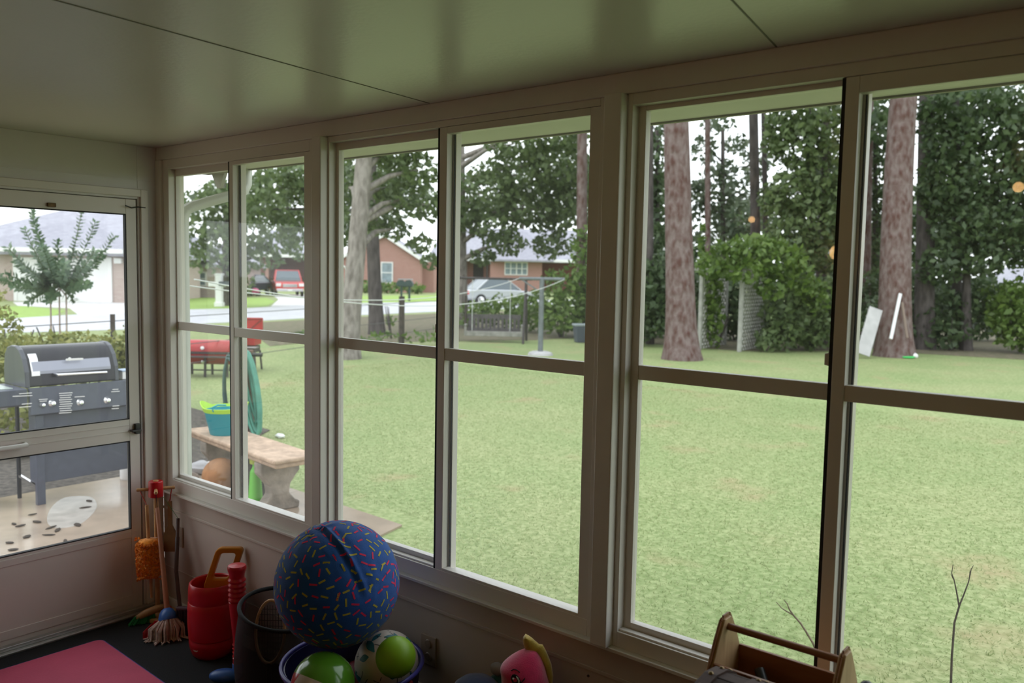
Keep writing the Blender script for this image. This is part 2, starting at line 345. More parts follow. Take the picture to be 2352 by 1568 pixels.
# outlet and blank plate on the low wall
def plate(name, x0, x1, z0, z1, label, cat, sockets):
    t = thing(name, label, cat, ((x0+x1)/2, 0, (z0+z1)/2)); MB().box(x0, x1, -.007, 0, z0, z1).build('cover_plate', mat('plate', (.42, .33, .26), .4), t, world=True, bevel=.003)
    for k in range(sockets):
        zc = z0+(z1-z0)*(.28+.44*k); xc = (x0+x1)/2
        MB().lathe([(.0, .0035), (.014, .003), (.016, 0)], (xc, -.007, zc), 18, (0, -1, 0)).build('socket', mat('socket', (.30, .23, .18), .4), t, world=True, smooth=40)
    return t
plate('wall_outlet', 1.836, 1.911, .286, .395, 'double power outlet on the low wall behind the blue tub of balls', 'outlet', 2)
plate('blank_wall_plate', .122, .186, .328, .428, 'plain blank cover plate low on the wall in the corner behind toy broom', 'wall plate', 0)
# ------------------------------------------------------------------ outside face of the porch: roof, soffit and gutter board
struct(MB().box(-.33, X1+.5, Y1-.2, .45, 2.36, 2.5).build('roof', 'soffit'))
struct(MB().box(-.33, X1+.5, .09, .45, 2.196, 2.21).build('roof_soffit', 'soffit'))
struct(MB().box(-.33, X1+.5, .45, .465, 2.19, 2.37).box(-.345, -.33, Y1-.2, .465, 2.19, 2.37).prism([(-.345, 2.24), (-.16, 2.24), (-.235, 2.115), (-.262, 2.115)], (0, .02, 0), (0, .465, 0), (1, 0, 0), (0, 0, 1)).build('trim_9', mat('eave_grey', (.30, .29, .24), .7, noise=6, amt=.2)))
struct(MB().box(-.33, -.1, Y1-.2, .09, 2.196, 2.21).build('roof_soffit', 'soffit'))
# ------------------------------------------------------------------ light fittings of the room (seen only as glints in the glass)
emitmat('bulb', (1, .56, .22), 28)
def sconce(name, p, r, label):
    t = thing(name, label, 'lamp', p)
    MB().cyl((p[0], p[1], p[2]+.09), (p[0], Y1, p[2]+.09), .012).build('bracket', 'steel', t, world=True)
    MB().lathe([(.03, .1), (.032, .07), (.0, .069)], p, 16).build('cap', 'steel', t, world=True, smooth=40)
    MB().sphere(p, r, 16, 10).build('bulb', 'bulb', t, world=True, smooth=60)
sconce('wall_sconce', (2.135, -3.2, 1.85), .05, 'warm wall lamp behind the camera that glints in the window beside the latch')
sconce('wall_sconce', (1.56, -3.2, 2.07), .022, 'small warm wall lamp behind the camera, its glint high between the tree trunks')
t = thing('ceiling_lamp', 'warm ceiling lamp behind the camera that glints at the right edge of the glass', 'lamp', (3.26, -2.75, ZC))
MB().cyl((3.26, -2.75, ZC), (3.26, -2.75, ZC-.05), .06, .05).build('canopy', 'steel', t, world=True, smooth=40)
for k in range(3):
    a = k*2.1+.4; q = Vector((3.26+.1*math.cos(a), -2.75+.1*math.sin(a), ZC-.1))
    MB().tube([(3.26, -2.75, ZC-.04), q+V(0, 0, .04)], .008).build('arm', 'steel', t, world=True)
    MB().sphere(q, .026, 14, 9).build('bulb', 'bulb', t, world=True, smooth=60)

# downspout from the gutter, elbowing back to the wall and down the corner
mat('spout_white', (.60, .61, .57), .45, noise=9, amt=.06)
t = thing('downspout', 'white downspout that elbows from the eave and runs down the corner outside', 'downspout', (-.035, .135, G+.02))
def spout(pts, w=.03, h=.024):
    m = MB(); rings = []
    for i, p in enumerate(pts):
        p = Vector(p); a = Vector(pts[max(0, i-1)]); b = Vector(pts[min(len(pts)-1, i+1)]); d_ = (b-a).normalized(); x = Vector((1, 0, 0)); y = d_.cross(x).normalized(); rg = []
        for j in range(24): an = 2*PI*j/24; k = 1+.07*math.cos(an*6); ca, sa = math.cos(an), math.sin(an); rg.append(p+x*(w*k*math.copysign(abs(ca)**.5, ca))+y*(h*k*math.copysign(abs(sa)**.5, sa)))
        rings.append(rg)
    return m.loft(rings)
spout([(-.035, .135, G+.02), (-.035, .135, .9), (-.035, .135, 1.90)]).build('pipe', 'spout_white', t, world=True, smooth=50)
spout([(-.035, .135, 1.88), (-.035, .137, 1.93), (-.034, .150, 1.965), (-.030, .18, 1.985), (.0, .30, 2.03), (.03, .40, 2.065), (.032, .435, 2.085), (.032, .452, 2.12), (.032, .455, 2.20)]).build('elbow_pipe', 'spout_white', t, world=True, smooth=50)
struct(MB().box(-.1, .05, .058, .1, G, 2.2).build('trim_10', 'vinyl'))
# ================================================================== things inside the porch
mat('pinkmat', (.56, .075, .15), .75, noise=3, amt=.12, bump=.15, bscale=90)
mat('mat_edge', (.10, .07, .3), .7)
mat('red_plastic', (.52, .012, .02), .3, noise=8, amt=.08)
mat('yellow_plastic', (.62, .24, .012), .4, noise=9, amt=.08)
mat('blue_plastic', (.03, .12, .42), .35, noise=8, amt=.08)
mat('navy_plastic', (.018, .018, .10), .4, noise=6, amt=.1)
mat('violet_rim', (.055, .05, .32), .35)
mat('toy_wood', (.5, .27, .11), .5, noise=18, amt=.25)
mat('toy_red', (.45, .008, .012), .3)
mat('orange_fluff', (.85, .28, .008), .95, noise=90, amt=.18, sheen=.4)
mat('mop_string', (.55, .42, .38), .9, noise=70, amt=.2)
mat('dark_bristle', (.03, .015, .025), .9)
mat('green_bristle', (.01, .2, .05), .8)
mat('emblem', (.65, .5, .45), .35)
# pink play mat on the charcoal carpet
c0, c1, c2 = gz(232, 1466, .012), gz(-40, 1552, .012), gz(420, 1597, .012)
ex = (c2-c0).normalized(); ey = Vector((ex.y, -ex.x, 0))
t = thing('play_mat', 'pink foam play mat on the dark carpet before the screen door', 'mat', (c0.x, c0.y, 0))
sx, sy = 1.1, 1.3
poly = []
for cx_, cy_, a0_ in ((.03, .03, 180), (sx-.03, .03, 270), (sx-.03, sy-.03, 0), (.03, sy-.03, 90)):
    for k in range(5): a = R(a0_+k*22.5); poly.append((cx_+.03*math.cos(a), cy_+.03*math.sin(a)))
MB().prism(poly, (0, 0, .010), c0-Vector((0, 0, .0105)), ex, ey).build('pad', 'pinkmat', t, world=True, bevel=.002)
pp = [(a*1.0, b) for a, b in poly]; MB().tube([c0+ex*a+ey*b+V(0, 0, -.005) for a, b in pp], .0045, 8, closed=True).build('edge_binding', 'mat_edge', t, world=True)

# ---- toy cleaning stand with its hanging tools
hp = gx(358, 1122, .12); sxx, syy = hp.x, hp.y
t = thing('toy_cleaning_stand', 'wooden toy cleaning stand with red drum head and pegs in the corner', 'toy stand', (sxx, syy, 0))
MB().lathe([(.085, 0), (.085, .014), (.08, .02)], (sxx, syy, 0), 28).build('base', 'toy_wood', t, world=True, smooth=40)
MB().cyl((sxx, syy, .018), (sxx, syy, hp.z), .011, n=16).build('pole', 'toy_wood', t, world=True, smooth=40)
hub = MB().lathe([(.0, .038), (.030, .038), (.033, .035), (.034, -.034), (.032, -.038), (0, -.038)], hp, 26).build('drum_head', 'toy_red', t, world=True, smooth=40)
pegs = {}
va = CAM-hp; va.z = 0; va.normalize(); vb = Vector((-va.y, va.x, 0))
for nm, dr in (('L', -vb), ('Rr', vb), ('F', va), ('Bk', -va)):
    e = hp+dr*.085; pegs[nm] = hp+dr*.07
    MB().tube([hp+dr*.028, hp+dr*.062, hp+dr*.07, hp+dr*.078, e], [.0075, .0075, .0065, .009, .006], 14).build('peg', 'toy_wood', t, world=True, smooth=50)
MB().lathe([(0, .006), (.012, .003), (.013, 0)], hp+V(0, 0, .038), 16).build('top_button', 'toy_wood', t, world=True, smooth=40)
pl = pegs['L'] if (RT.dot(pegs['L']-hp) < 0) else pegs['Rr']; pr = pegs['Rr'] if pl is pegs['L'] else pegs['L']; pf = pegs['F']; pb = pegs['Bk']
def noisytube(pts, r, amp): return pts
# duster
dt = proj_d = (pl-CAM).dot(FW)
d0, d1, d2, d3 = pd(337, 1160, dt), pd(341, 1238, dt), pd(346, 1326, dt), pd(348, 1372, dt)
t = thing('toy_duster', 'orange fluffy toy duster hanging on the left peg of the toy stand', 'duster', d3)
MB().tube([d0, d1, d2, d3], [.008, .0085, .008, .005], 12).build('handle', 'toy_wood', t, world=True, smooth=60)
fl = MB(); ax = (d2-d1).normalized(); Ld = (d2-d1).length
fl.lathe([(.012, -.005), (.040, .0), (.052, .015), (.056, .05), (.055, Ld*.6), (.053, Ld*.85), (.042, Ld-.004), (.012, Ld+.004)], d1, 26, ax)
o = fl.build('fluff', 'orange_fluff', t, world=True, smooth=80)
C = blobpts((0, 0, 0), (1, 1, 1), 2600, .97); C[:, 2] *= 1
x_, y_ = basis(ax); pts = []
for q in C:
    zt = (q[2]+1)/2*Ld; rr = .056*min(1, (1-abs(q[2])**6)**.5+.15); pts.append(np.array(d1+ax*zt+x_*(q[0]/max(1e-4, math.hypot(q[0], q[1]))*rr)+y_*(q[1]/max(1e-4, math.hypot(q[0], q[1]))*rr)))
lv = leaves(np.array(pts)-np.array(d3)[None], .008, 2.2); quadmesh('pile', lv, 'orange_fluff', t)
MB().tube([d0, pl-V(0, 0, .006)], .0018, 6).build('hanging_cord', 'toy_red', t, world=True)
# mop
m0 = pd(361, 1166, (hp-CAM).dot(FW)-.04); mc = pd(384, 1400, 3.83); md = gz(392, 1470, .012)
t = thing('toy_mop', 'toy string mop with blue cap leaning in the corner, strings on the carpet', 'mop', md)
MB().tube([m0, (m0+mc)/2, mc], [.009, .011, .012], 14).build('handle', mat('pink_wood', (.42, .17, .09), .5, noise=10, amt=.2), t, world=True, smooth=60)
ax = (md-mc).normalized(); ax = (ax+V(0, 0, -.6)).normalized()
MB().lathe([(.012, -.008), (.024, -.002), (.035, .014), (.040, .034), (.040, .044), (.0, .044)], mc, 26, ax).build('cap', 'blue_plastic', t, world=True, smooth=40)
x_, y_ = basis(ax); st = MB(); r_ = random.Random(3)
for k in range(300):
    a = r_.uniform(0, 2*PI); rr = .036*math.sqrt(r_.uniform(.1, 1)); p0 = mc+ax*.042+x_*(rr*math.cos(a))+y_*(rr*math.sin(a))
    o_ = (x_*math.cos(a)+y_*math.sin(a)); o_.z *= .2; sp = r_.uniform(.012, .055)*(rr/.036)
    e = p0+o_*sp; e.z = r_.uniform(.004, .012); m1 = (p0*.5+e*.5)+o_*.022; m1.z = p0.z*.55+.004
    e2 = e+o_*r_.uniform(.01, .035)+V(r_.uniform(-.01, .01), r_.uniform(-.01, .01), 0); e2.z = .005
    st.tube([p0, m1, e, e2], [.0035, .004, .004, .003], 6)
s_ = st.build('strings', 'mop_string', t, world=True, smooth=80); s_['kind'] = 'stuff'
MB().tube([m0, pf-V(0, 0, .006)], .0018, 6).build('hanging_cord', 'dark_bristle', t, world=True)
# paddle
w0, w1, w2, w3 = pd(390, 1150, (pr-CAM).dot(FW)), pd(391, 1206, (pr-CAM).dot(FW)), pd(391, 1222, (pr-CAM).dot(FW)), pd(391, 1266, (pr-CAM).dot(FW))
t = thing('toy_paddle', 'flat wooden toy paddle hanging by a red cord from the right peg', 'toy paddle', w3)
pol = []
for p, w in ((w0, .010), (w1, .011), (w2, .029), (w3, .031)): pol.append((w, p))
me_ = MB(); L_ = [p-RT*w for w, p in pol]+[p+RT*w for w, p in reversed(pol)]
nrm = Vector((-FW.x, -FW.y, 0)).normalized(); n_ = len(L_)
me_.add([p+nrm*.005 for p in L_]+[p-nrm*.005 for p in L_], [tuple(range(n_)), tuple(range(2*n_-1, n_-1, -1))]+[(i, (i+1) % n_, n_+(i+1) % n_, n_+i) for i in range(n_)])
me_.build('blade', mat('toy_wood2', (.36, .22, .10), .55, noise=15, amt=.25), t, world=True, bevel=.002)
MB().tube([w0, pr-V(0, 0, .004)], .0028, 6).build('hanging_cord', 'toy_red', t, world=True)
# broom
b0, b1 = pd(409, 1190, 3.98), pd(394, 1335, 3.95); bm_ = pd(402, 1395, 3.87); be = gz(432, 1446, .01)
b1 = b0+(bm_-b0)*.6
t = thing('toy_broom', 'dark stick toy broom leaning on the wall between mop and red caddy', 'broom', be)
MB().tube([b0, b0+(b1-b0)*.35, b0+(b1-b0)*.36, b1, pd(413, 1392, 3.86)], [.008, .008, .010, .009, .009], 12).build('handle', mat('dark_wood_stick', (.07, .03, .025), .5, noise=20, amt=.3), t, world=True, smooth=50)
q = pd(424, 1398, 3.84); br = MB(); r_ = random.Random(5)
for k in range(140):
    u_, w_ = r_.uniform(-1, 1), r_.uniform(-1, 1); p0 = q+RT*(.03*u_)+nrm*(.012*w_); e = Vector((q.x+RT.x*.055*u_, q.y+RT.y*.055*u_, .004))+nrm*(.02*w_)
    br.tube([p0, e], [.003, .0025], 5)
z_ = br.build('bristles', 'dark_bristle', t, world=True); z_['kind'] = 'stuff'
MB().tube([q-RT*.035+V(0, 0, .0), q+RT*.035], .013, 12).build('head', mat('plum', (.06, .015, .03), .5), t, world=True, smooth=60)
MB().tube([b0, pb-V(0, 0, .004)], .0012, 6).build('hanging_cord', 'green_bristle', t, world=True)
# dust pan and hand brush on the floor behind the mop
q = gz(352, 1462, .0); a = math.atan2(RT.y, RT.x)
t = thing('toy_dustpan', 'red toy dustpan on the carpet, half hidden by the mop strings', 'dustpan', (q.x, q.y, 0), a)
m = MB(); m.prism([(-.03, 0), (.08, 0), (.08, .02), (.06, .045), (-.02, .045), (-.035, .02)], (0, .004, 0), (0, .06, .005), (1, 0, 0), (0, 0, 1)); m.box(-.035, .08, -.03, .062, .002, .006); m.box(-.035, -.03, -.03, .062, .004, .035)
m.build('pan', 'toy_red', t, bevel=.003); MB().tube([(.02, .06, .04), (.02, .10, .075), (.02, .13, .085)], [.012, .012, .014], 12).build('handle', 'toy_red', t, smooth=60)
q = gz(345, 1428, 0)
t = thing('toy_hand_brush', 'tan wooden toy hand brush with green bristles behind the mop', 'hand brush', (q.x, q.y, 0), a+.5)
MB().tube([(-.06, 0, .03), (-.02, 0, .045), (.03, 0, .06), (.07, 0, .068)], [.011, .018, .018, .010], 14).build('handle', 'toy_wood', t, smooth=60)
m = MB(); r_ = random.Random(9)
for k in range(110):
    u_ = r_.uniform(-1, 1); m.tube([(-.02+u_*.04, r_.uniform(-.01, .01), .04), (-.035+u_*.06, r_.uniform(-.02, .02), .003)], .0028, 5)
z_ = m.build('bristles', 'green_bristle', t); z_['kind'] = 'stuff'

# ---- red barrel caddy with yellow handle
cc = Vector((.672, -.135, 0)); H = .315
t = thing('toy_golf_caddy', 'red plastic barrel caddy with a yellow loop handle by the wall', 'toy caddy', cc, math.atan2(RT.y, RT.x))
prof = [(.0, .0), (.075, .0), (.088, .012), (.097, .04), (.100, .06), (.1, .075), (.097, .080), (.097, .083), (.102, .088), (.105, .15), (.105, .215), (.102, .240), (.099, .244), (.099, .248), (.102, .253), (.1005, .30), (.096, .322), (.092, .326), (.087, .322), (.086, .30), (.088, .2), (.085, .02), (0, .015)]
MB().lathe(prof, (0, 0, 0), 44).build('barrel', 'red_plastic', t, smooth=35)
def rrect(x0, x1, z0, z1, r, n=4):
    P = []
    for cx_, cz_, a0_ in ((x1-r, z1-r, 0), (x0+r, z1-r, 90), (x0+r, z0+r, 180), (x1-r, z0+r, 270)):
        for k in range(n+1): a = R(a0_+k*90/n); P.append((cx_+r*math.cos(a), cz_+r*math.sin(a)))
    return P
def loopframe(mb, outer, inner, d, org, ex, ey):
    org, ex, ey, d = Vector(org), Vector(ex), Vector(ey), Vector(d); n = len(outer)
    P = [org+ex*a+ey*b for a, b in outer]+[org+ex*a+ey*b for a, b in inner]; P += [p+d for p in P]; fs = []
    for i in range(n):
        j = (i+1) % n; fs += [(i, j, n+j, n+i), (2*n+i, 3*n+i, 3*n+j, 2*n+j), (i, 2*n+i, 2*n+j, j), (n+i, n+j, 3*n+j, 3*n+i)]
    mb.add(P, fs)
m = MB(); loopframe(m, rrect(-.046, .070, -.02, .165, .022), rrect(-.021, .045, .022, .140, .014), (0, .035, 0), (0, .04, 0), (.32, .03, .30)) if False else loopframe(m, rrect(-.046, .070, -.03, .165, .022), rrect(-.021, .045, .022, .140, .014), (0, .03, 0), (0.0, .03, .30), (1, .12, -.02), (.30, .08, .95))
m.box(.075, .118, .02, .05, .03, .30)
hd = m.build('handle', 'yellow_plastic', t, bevel=.006)
o = MB().lathe([(0, .004), (.015, .003), (.018, 0)], (-.045, -.083, .052), 18, (-.48, -.87, .05), 1, .62).build('emblem', 'emblem', t, smooth=40)
# ---- toy golf club standing on its blue head
kb = gz(545, 1556, 0); kb = Vector((.975, -.205, 0))
t = thing('toy_golf_club', 'red toy golf club with ribbed grip and blue head beside the caddy', 'toy golf club', kb, math.atan2(RT.y, RT.x))
prof = [(.019, .055), (.020, .10)]
z_ = .10
for k in range(4): prof += [(.0175, z_+.002), (.021, z_+.008), (.0175, z_+.014)]; z_ += .016
prof += [(.018, .18), (.022, .22), (.030, .30), (.0335, .335)]
z_ = .335
for k in range(5): prof += [(.030, z_+.002), (.0355, z_+.008), (.0355, z_+.012), (.030, z_+.018)]; z_ += .02
prof += [(.030, .44), (.031, .452), (.037, .470), (.0375, .478), (.034, .486), (.0, .489)]
MB().lathe(prof, (0, 0, 0), 26).build('shaft', 'red_plastic', t, smooth=50)
m = MB(); m.lathe([(.021, .02), (.0215, .075), (.019, .078)], (0, 0, 0), 20); m.sphere((-.045, -.015, .028), .05, 20, 12, (1.35, .75, .56)); m.build('head', 'blue_plastic', t, smooth=60)

# ---- black mesh pop-up hamper
def meshmat():
    m = bpy.data.materials.new('black_mesh'); m.use_nodes = True; nt = m.node_tree; N = nt.nodes; L = nt.links
    b = N['Principled BSDF']; b.inputs['Base Color'].default_value = (.008, .008, .009, 1); b.inputs['Roughness'].default_value = .8
    tr = N.new('ShaderNodeBsdfTransparent'); mx = N.new('ShaderNodeMixShader'); mx.inputs[0].default_value = .72; L.new(tr.outputs[0], mx.inputs[1]); L.new(b.outputs[0], mx.inputs[2])
    L.new(mx.outputs[0], N['Material Output'].inputs[0]); MATS['black_mesh'] = m
meshmat(); mat('black_band', (.004, .004, .005), .8)
hc = Vector((1.315, -.225, 0))
t = thing('mesh_hamper', 'black mesh pop-up hamper standing open beside the toy golf club', 'hamper', hc, math.atan2(RT.y, RT.x))
rings = []; NR = 40
def hr(a, s): k = 1+.13*math.sin(PI*s); return Vector((.158*k*math.cos(a), .15*k*math.sin(a), s*(.405+.020*math.sin(a)-.022*math.cos(a))))
rim = [hr(2*PI*j/NR, 1) for j in range(NR)]; low = [hr(2*PI*j/NR, 0)+V(0, 0, .006) for j in range(NR)]
MB().loft([[hr(2*PI*j/NR, s)+V(0, 0, .006*(1-s)) for j in range(NR)] for s in (0, .25, .5, .75, 1)], cap=False).build('mesh_side', 'black_mesh', t, smooth=60)
MB().tube(rim, .008, 8, closed=True).build('top_hoop', 'black_band', t, smooth=60)
MB().tube(low, .007, 8, closed=True).build('bottom_hoop', 'black_band', t, smooth=60)
MB().prism([(.17*math.cos(2*PI*j/24), .155*math.sin(2*PI*j/24)) for j in range(24)], (0, 0, .004), (0, 0, .003), (1, 0, 0), (0, 1, 0)).build('bottom_cloth', 'black_band', t)
t2 = thing('toy_racket', 'tan hooped toy racket standing inside the black mesh hamper', 'racket', hc-RT*.075+V(0, -.01, .01), math.atan2(RT.y, RT.x))
hoop = [V(.03+.055*math.sin(2*PI*j/32), .02+.02*math.cos(2*PI*j/32), .30+.115*math.cos(2*PI*j/32)) for j in range(32)]
MB().tube(hoop, .006, 8, closed=True).build('hoop', mat('tan_frame', (.55, .30, .14), .4), t2, smooth=60)
MB().tube([V(.03, .0, .185), V(.03, -.005, .01)], [.009, .012], 10).build('handle', 'black_band', t2, smooth=60)
m = MB()
for k in range(-4, 5):
    w = .05*math.sqrt(1-(k/5)**2); m.tube([V(.03-w, .02, .30+k*.022), V(.03+w, .02, .30+k*.022)], .001, 4); h_ = .105*math.sqrt(1-(k/5)**2); m.tube([V(.03+k*.0105, .02, .30-h_), V(.03+k*.0105, .02, .30+h_)], .001, 4)
m.build('strings', 'black_band', t2)
o = MB().sphere((0, 0, 0), .05, 20, 12).build('toy_ball', mat('teal_plastic', (.01, .16, .2), .3), smooth=60); w_ = rootmat(bpy.data.objects['mesh_hamper']) @ V(.085, -.03, .06); o.location = w_
tag(o, 'small teal ball lying inside the black mesh hamper', 'ball')
mat('clear_plastic', (.3, .36, .42), .15)

# ---- blue tub of balls
tc_ = Vector((1.784, -.275, 0)); rt = .234; ht = .366
t = thing('toy_tub', 'round navy tub with violet rim full of balls under the windows', 'tub', tc_, 0)
MB().lathe([(0, .0), (.18, .0), (.188, .006), (rt-.006, ht-.012), (rt-.006, ht-.004), (rt-.012, ht-.004), (.182, .014), (0, .012)], (0, 0, 0), 56).build('bin', 'navy_plastic', t, smooth=35)
MB().tube([V(rt*math.cos(2*PI*j/56), rt*math.sin(2*PI*j/56), ht) for j in range(56)], .0075, 10, closed=True).build('rim', 'violet_rim', t, smooth=70)
m = MB()
va = (CAM-tc_); va.z = 0; va.normalize(); vr = Vector((-va.y, va.x, 0))
for (a_, z0_, z1_) in ((.98, ht-.06, ht-.02), (.86, ht-.13, ht-.055), (.72, ht-.11, ht-.07)):
    pth = []
    for k in range(7):
        s = k/6; a = a_-.10*math.sin(s*PI); rr_ = .188+(rt-.006-.188)*(z0_+(z1_-z0_)*s)/ht+.001; dd = va*math.cos(a)+vr*math.sin(a); pth.append(dd*rr_+V(0, 0, z0_+(z1_-z0_)*s))
    m.tube(pth, .0075, 8)
m.build('red_drawing', mat('red_print', (.45, .02, .03), .4), t, smooth=60)
mat('lime_rubber', (.25, .48, .012), .45, noise=5, amt=.15)
def ball(name, c, r, m, label, cat='ball', grp=None, fn=None, nseg=36):
    o = MB().sphere((0, 0, 0), r, nseg, nseg//2, fn=fn).build(name, m, smooth=80); o.location = c; tag(o, label, cat, grp); return o
dz = (tc_-CAM).dot(FW)
# beach ball: six coloured gores
bc = pd(742, 1572, 2.66); rb = 70*2.66/F_PX*1.04
m = MB(); n_ = 48; k_ = 24
for g_ in range(6):
    m.mi = (1, 0, 0, 3, 2, 1)[g_]; vs = []; fs = []
    for i in range(k_+1):
        tt = PI*i/k_
        for j in range(9): a = 2*PI*(g_*8+j)/48; vs.append(V(math.sin(tt)*math.cos(a), math.sin(tt)*math.sin(a), math.cos(tt))*rb)
    for i in range(k_):
        for j in range(8): fs.append((i*9+j, (i+1)*9+j, (i+1)*9+j+1, i*9+j+1))
    m.add(vs, fs)
mat('vinyl_green', (.10, .30, .02), .18, coat=.3); mat('vinyl_white', (.62, .55, .5), .2, coat=.3); mat('vinyl_red', (.5, .02, .015), .2, coat=.3); mat('vinyl_green2', (.16, .36, .05), .18, coat=.3)
o = m.build('beach_ball', ['vinyl_green', 'vinyl_white', 'vinyl_red', 'vinyl_green2'], smooth=80); o.location = bc; Zp = (RT*-.57+UP*.57-FW*.59).normalized(); Xp = (RT-Zp*RT.dot(Zp)).normalized(); Yp = Zp.cross(Xp); o.rotation_euler = (Matrix((Xp, Yp, Zp)).transposed() @ Matrix.Rotation(R(-85), 3, 'Z')).to_euler(); tag(o, 'shiny green, white and red beach ball at the front of the tub', 'ball')
# soccer-printed ball
wc = pd(888, 1523, 2.83); rw = 73*2.83/F_PX
m = MB(); m.sphere((0, 0, 0), rw, 40, 22); m.mi = 1; r_ = random.Random(12)
def decal(mb, c, d, r, up, w, h, ang, n=6):
    """curved patch of size w x h on a ball"""
    d = Vector(d).normalized(); x, y = basis(d); x2 = x*math.cos(ang)+y*math.sin(ang); y2 = -x*math.sin(ang)+y*math.cos(ang); vs = []; fs = []
    for i in range(n+1):
        for j in range(3):
            a = (i/n-.5)*w/r; b = (j/2-.5)*h/r*math.sin(max(.12, i/n*PI)) if h > .012 else (j/2-.5)*h/r
            vs.append(Vector(c)+(d+x2*math.tan(a)+y2*math.tan(b)).normalized()*(r+.0006))
    for i in range(n):
        for j in range(2): fs.append((i*3+j, (i+1)*3+j, (i+1)*3+j+1, i*3+j+1))
    mb.add(vs, fs)
for k in range(46):
    d_ = V(r_.gauss(0, 1), r_.gauss(0, 1), r_.gauss(0, 1)); decal(m, (0, 0, 0), d_, rw, 0, r_.uniform(.03, .07), r_.uniform(.016, .030), r_.uniform(0, PI))
m.mi = 2
for k in range(90):
    d_ = V(r_.gauss(0, 1), r_.gauss(0, 1), r_.gauss(0, 1)); decal(m, (0, 0, 0), d_, rw, 0, r_.uniform(.01, .03), .0022, r_.uniform(0, PI), 4)
o = m.build('printed_ball', [mat('ball_white', (.62, .54, .46), .45), mat('ball_teal', (.03, .16, .19), .45), mat('ball_black', (.02, .02, .02), .5)], smooth=80); o.location = wc
tag(o, 'white ball printed with teal shapes, behind the lime ball in the tub', 'ball')
gc = pd(909, 1508, 2.685); ball('rubber_ball', gc, 46*2.685/F_PX, 'lime_rubber', 'smooth lime green ball at the right edge inside the tub')
ball('rubber_ball', V(1.70, -.17, .20), .1, mat('maroon', (.14, .01, .02), .5), 'dark maroon ball deep at the back of the tub')
ball('rubber_ball', V(1.70, -.33, .115), .1, 'navy_plastic', 'navy ball deep in the tub below the others')
# the big cloth-covered ball
bcn = pd(775, 1339, 2.80); rbg = 141.5*2.80/F_PX
ua, ub = pd(742, 1212, 2.74)-bcn, pd(845, 1352, 2.60)-bcn; ua.normalize(); ub.normalize()
arcn = ua.cross(ub).normalized(); arl = ua.angle(ub)
def fold(d):
    s = d.dot(arcn); pj = (d-arcn*s)
    if pj.length < 1e-4: return 1
    a = math.atan2(ua.cross(pj.normalized()).dot(arcn), ua.dot(pj.normalized()))
    if a < -.2 or a > arl+.2: w = 0
    else: w = min(1, (a+.2)/.25, (arl+.2-a)/.25)
    k = math.exp(-((s-.02)/.028)**2)*.035-math.exp(-((s+.055)/.04)**2)*.03-math.exp(-((s-.1)/.06)**2)*.012
    pk = 0
    for q, wd, am in folds2: 
        e = d.angle(q); pk += am*math.exp(-(e/wd)**2)*math.cos(9*math.atan2(d.dot(basis(q)[0]), d.dot(basis(q)[1])))*min(1, e/.1)
    return 1+w*k+pk
folds2 = [((pd(720, 1208, 2.74)-bcn).normalized(), .35, .012), ((pd(770, 1285, 2.62)-bcn).normalized(), .3, .008), ((pd(880, 1330, 2.65)-bcn).normalized(), .3, .010)]
m = MB(); m.sphere((0, 0, 0), rbg, 120, 70, fn=fold); r_ = random.Random(21)
dirs = []
while len(dirs) < 500:
    d_ = V(r_.gauss(0, 1), r_.gauss(0, 1), r_.gauss(0, 1)).normalized()
    if all(d_.dot(q) < math.cos(.132) for q in dirs) or r_.random() < .002: dirs.append(d_)
for k, d_ in enumerate(dirs):
    m.mi = 1+(k % 2); x, y = basis(d_); an = r_.uniform(0, PI); x2 = x*math.cos(an)+y*math.sin(an); y2 = d_.cross(x2); vs = []
    Lh, Wh = r_.uniform(.0105, .0135)/rbg, .0030/rbg
    for i in range(5):
        for sgn in (-1, 1):
            dd = (d_+x2*((i/4-.5)*2*Lh)+y2*(sgn*Wh)).normalized(); vs.append(dd*(rbg*fold(dd)+.0007))
    m.add(vs, [(2*i, 2*i+2, 2*i+3, 2*i+1) for i in range(4)])
o = m.build('cloth_ball', [mat('ball_cloth', (.006, .075, .31), .85, noise=40, amt=.12, sheen=.1, bump=.1, bscale=300), mat('sprinkle_pink', (.62, .02, .09), .8), mat('sprinkle_yellow', (.42, .36, .04), .8)], smooth=80); o.location = bcn
tag(o, 'large blue cloth ball with pink and yellow sprinkle pattern on the tub', 'ball')

# ---- plush toys
def eye(root):
    pass
pc = pd(1204, 1560, 2.50)
t = thing('plush_fish', 'pink plush fish with embroidered eye and yellow fin by the wall', 'plush toy', (pc.x, pc.y, 0), math.atan2(RT.y, RT.x))
# body ring profile in picture-parallel local axes: (half width left, half width right, z)
mat('pink_plush', (.68, .02, .12), .95, sheen=.8, noise=40, amt=.12, bump=.15, bscale=260); mat('yellow_plush', (.60, .42, .05), .95, sheen=.6, noise=40, amt=.15, bump=.15, bscale=260); mat('black_thread', (.006, .006, .007), .8); mat('white_thread', (.6, .58, .55), .8)
s_ = 2.5/F_PX; zt0 = pd(1204, 1492, 2.5).z
sect = [(1240, 1492, 4), (1222, 1492, 26), (1211, 1496, 44), (1207, 1510, 57), (1208, 1528, 63), (1212, 1545, 62), (1213, 1568, 62), (1214, 1620, 62), (1214, 1700, 60), (1216, 1800, 52), (1216, 1870, 40)]
sect = [(1216, 1490, 8), (1214, 1492, 16), (1211, 1498, 25), (1206, 1510, 37), (1202, 1522, 46), (1200, 1532, 52), (1201, 1540, 53), (1204, 1550, 53), (1208, 1572, 56), (1210, 1640, 57), (1212, 1730, 54), (1213, 1800, 48), (1214, 1860, 38)]
rings = []
